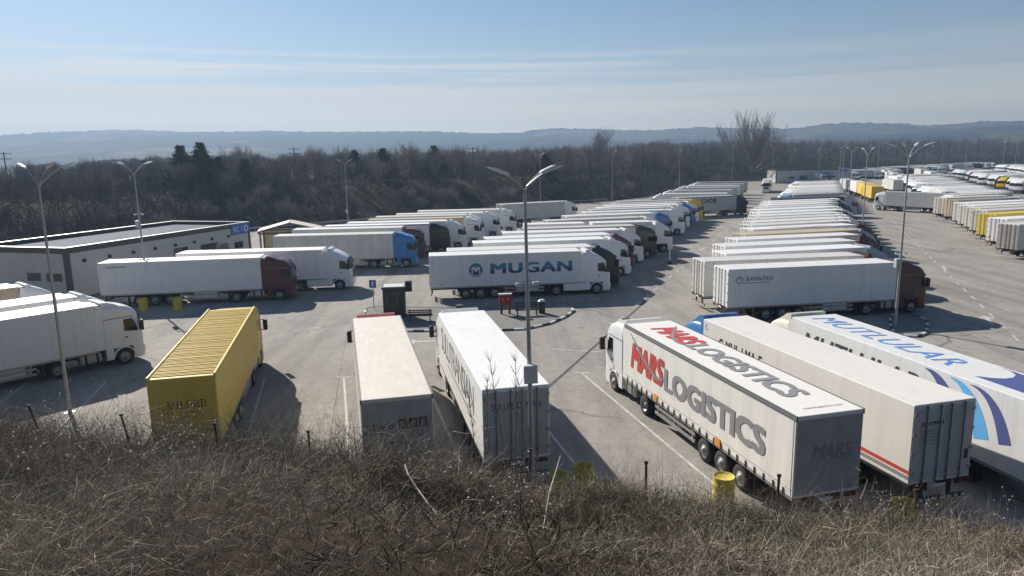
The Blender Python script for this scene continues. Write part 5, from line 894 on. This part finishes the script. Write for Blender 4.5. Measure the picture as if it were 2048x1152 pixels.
woodland('woodland', wood_pts(2300, -42, 24, 140, 400, 71, 16), 72, 7, 12, 52, .09, PW)
woodland('far_woodland', wood_pts(2600, 10, 46, 340, 900, 73, 8), 74, 9, 16, 40, .2, PW)
woodland('distant_woodland', wood_pts(2600, -44, 22, 420, 1000, 75, 20), 76, 8, 13, 30, .26, PW)
# wire fence along the slope
T = thing('wire_fence', 'old leaning wire fence with rusty posts along the brushy slope', 'fence', (0, 0, 0)); M_RUST = mat('rusty_steel', (0.09, 0.06, 0.045), .85, .2, .6, 8); tops = []
for k, (x, y, lx, hgt) in enumerate(((-16.6, 19.0, -.3, 1.9), (-12.3, 17.45, -.35, 1.9), (-9.6, 16.7, -.28, 2.0), (-7.1, 16.0, -.1, 2.05), (-4.75, 15.4, -.03, 2.05), (-2.35, 14.7, -.28, 2.0), (.3, 14.2, .02, 2.2), (2.75, 13.8, .0, 2.0), (5.3, 13.3, .05, 2.0), (7.85, 12.75, -.01, 2.0), (10.6, 12.2, .06, 2.0))):
    z = float(slope_h(np.array([x]), np.array([y]))[0]); hgt = float(np.interp(x, [-17, -7, 0, 3, 8, 11], [6.25, 6.2, 6.2, 6.0, 5.8, 5.6]))-z; hgt = max(hgt, .7); tp = Vector((lx*hgt, .08, hgt)); place('post', MB().tube((0, 0, -.2), tp, .028, n=6).box(tp.x-.04, tp.x+.04, tp.y-.02, tp.y+.02, tp.z-.03, tp.z+.02).mesh('fence_post'), M_RUST, T, (x, y, z)); tops.append((Vector((x, y, z)), tp))
sg = []
for (a, ta), (b_, tb) in zip(tops, tops[1:]):
    for fr in (.15, .35, .55, .75, .92):
        p, q = a+ta*fr, b_+tb*fr; m_ = (p+q)/2-Vector((0, 0, .06)); sg += [(p[:], m_[:], .0016, .0016), (m_[:], q[:], .0016, .0016)]
    for k in range(1, 16):
        f_ = k/16; p = a.lerp(b_, f_)+ta.lerp(tb, f_)*.15; q = a.lerp(b_, f_)+ta.lerp(tb, f_)*.92; sg.append(((p-Vector((0, 0, .05)))[:], (q-Vector((0, 0, .05)))[:], .0018, .0018))
place('wire_mesh', seg_mesh('wire_mesh', sg, 3), mat('weathered_wire', (.13, .115, .10), .7), T, kind='stuff')
def sapling(seed, h):
    g = random.Random(seed); s = []; q = Vector((0, 0, -.2)); d = Vector((g.gauss(0, .05), g.gauss(0, .05), 1)); n = 12
    for k in range(n):
        e = q+d.normalized()*(h/n); r = .024*(1-.85*k/n)+.005; s.append((q[:], e[:], r, r*.95)); d += Vector((g.gauss(0, .05), g.gauss(0, .05), .12)); q = e
        if k > 2:
            for _ in range(6 if k > 6 else 3):
                a = g.uniform(0, 6.28); L = h*(.13 if k < 7 else .07)*g.uniform(.6, 1.2); p = q; dd_ = Vector((math.cos(a)*.6, math.sin(a)*.6, .8))
                for j in range(4): e2 = p+dd_.normalized()*(L/4); s.append((p[:], e2[:], .0075-.001*j, .0065-.001*j)); p = e2; dd_ += Vector((0, 0, .35))
    return s
for k, (x, y, hh, lab) in enumerate(((-.75, 20.9, 4.3, 'leftmost bare sapling in front of the white refrigerated trailer'), (-.28, 21.1, 5.3, 'tallest bare sapling in front of the white refrigerated trailer'), (-.05, 20.8, 5.1, 'bare sapling just right of the tallest one'), (.28, 21.0, 4.5, 'bare sapling left of the foreground lamp post'), (-1.15, 21.2, 3.7, 'short bare sapling at the left corner of the white trailer'))):
    T = thing('sapling', lab, 'sapling', (x, y, float(slope_h(np.array([x]), np.array([y]))[0])), k, 'bare saplings in front of the trailer'); place('stem', seg_mesh('sapling_stem', sapling(80+k, hh), 4), mat('sapling_bark', (.19, .165, .14), .9, 0, .4, 5), T)
M_BLEACH = mat('bleached_branch', (.42, .38, .33), .9, 0, .4, 6)
def branch(pts, r, name, label):
    z = [float(slope_h(np.array([p[0]]), np.array([p[1]]))[0])+p[2] for p in pts]; o = Vector((pts[0][0], pts[0][1], z[0])); q = [Vector((p[0], p[1], zz))-o for p, zz in zip(pts, z)]; g = random.Random(len(label)); s = []
    for k, (a, b_) in enumerate(zip(q, q[1:])):
        s.append((a[:], b_[:], r*(1-.6*k/len(q)), r*(1-.6*(k+1)/len(q))))
        for _ in range(2): e = a.lerp(b_, g.random()); s.append((e[:], (e+Vector((g.gauss(0, .08), g.gauss(0, .08), g.uniform(0, .12))))[:], r*.4, r*.15))
    T = thing(name, label, 'branch', o); place('stem', seg_mesh(name, s, 5), M_BLEACH, T)
branch([(2.85, 5.2, .3), (3.0, 5.15, .28), (3.2, 5.05, .22), (3.4, 4.95, .2)], .012, 'dead_branch', 'pale broken stick lying on the brush at the lower right')
branch([(-1.35, 8.1, .9), (-1.28, 7.9, .75), (-1.15, 7.7, .55), (-1.0, 7.4, .3), (-.85, 7.1, .1)], .013, 'dead_branch', 'pale knobbly stalk leaning left below the foreground lamp post')
branch([(.25, 6.0, .05), (.33, 6.4, .5), (.42, 6.9, .9), (.5, 7.3, 1.25)], .009, 'dead_branch', 'pale upright stem below the foreground lamp post')
def stalks(name, pts, seed, heads):
    g = np.random.default_rng(seed); sg, sv = [], []
    for x, y, h in pts:
        z = float(slope_h(np.array([x]), np.array([y]))[0]); p = np.array([x, y, z]); d = np.array([g.normal()*.15, g.normal()*.15, 1.])
        for k in range(6):
            q = p+d*h/6; sg.append((p, q, .006-.0006*k, .0055-.0006*k)); p = q; d = d+g.normal(size=3)*np.array([.09, .09, 0])
            if k > 1:
                for _ in range(heads):
                    e = p+np.array([g.normal()*.14, g.normal()*.14, abs(g.normal())*.12]); sg.append((p, e, .003, .002)); sv.append(e)
    place(name, seg_mesh(name, sg, 3), M_TWIG, kind='stuff'); sv = np.array(sv); o = np.array([[1, 0, 0], [-1, 0, 0], [0, 1, 0], [0, -1, 0], [0, 0, 1], [0, 0, -1.]])*.016
    V = (sv[:, None]+o[None]*g.uniform(.6, 1.4, (len(sv), 1, 1))).reshape(-1, 3); F = (np.arange(len(sv))[:, None]*6)[:, :, None]+np.array([[0, 2, 4], [2, 1, 4], [1, 3, 4], [3, 0, 4], [2, 0, 5], [1, 2, 5], [3, 1, 5], [0, 3, 5]])[None]
    place('seed_heads', np_mesh('seed_heads', V, F.reshape(-1, 3)), M_SEED, kind='stuff')
g = random.Random(9); stalks('dry_stalks', [(g.uniform(-9.5, -5.2), g.uniform(11, 14.5), g.uniform(.9, 1.7)) for _ in range(16)]+[(g.uniform(-7.5, -4.5), g.uniform(8, 10.5), g.uniform(.5, .9)) for _ in range(6)]+[(g.uniform(-.7, .2), g.uniform(8.3, 10.4), g.uniform(.6, 1.1)) for _ in range(9)]+[(g.uniform(7, 10), g.uniform(11, 14), g.uniform(.6, 1.0)) for _ in range(6)], 91, 2)

# ---------------------------------------------------------------- air
hz = bpy.data.materials.new('haze_air'); hz.use_nodes = True; t = hz.node_tree; t.nodes.clear(); vo = N(t, 'ShaderNodeVolumePrincipled'); vo.inputs['Density'].default_value = 0.00046; vo.inputs['Color'].default_value = (0.28, 0.40, 0.56, 1); vo.inputs['Anisotropy'].default_value = 0.3
ou = N(t, 'ShaderNodeOutputMaterial'); t.links.new(vo.outputs[0], ou.inputs['Volume'])
HZ = place('haze', MB().box(-3600, 3600, -3600, 3600, -3, 185).mesh('haze'), hz, kind='stuff')
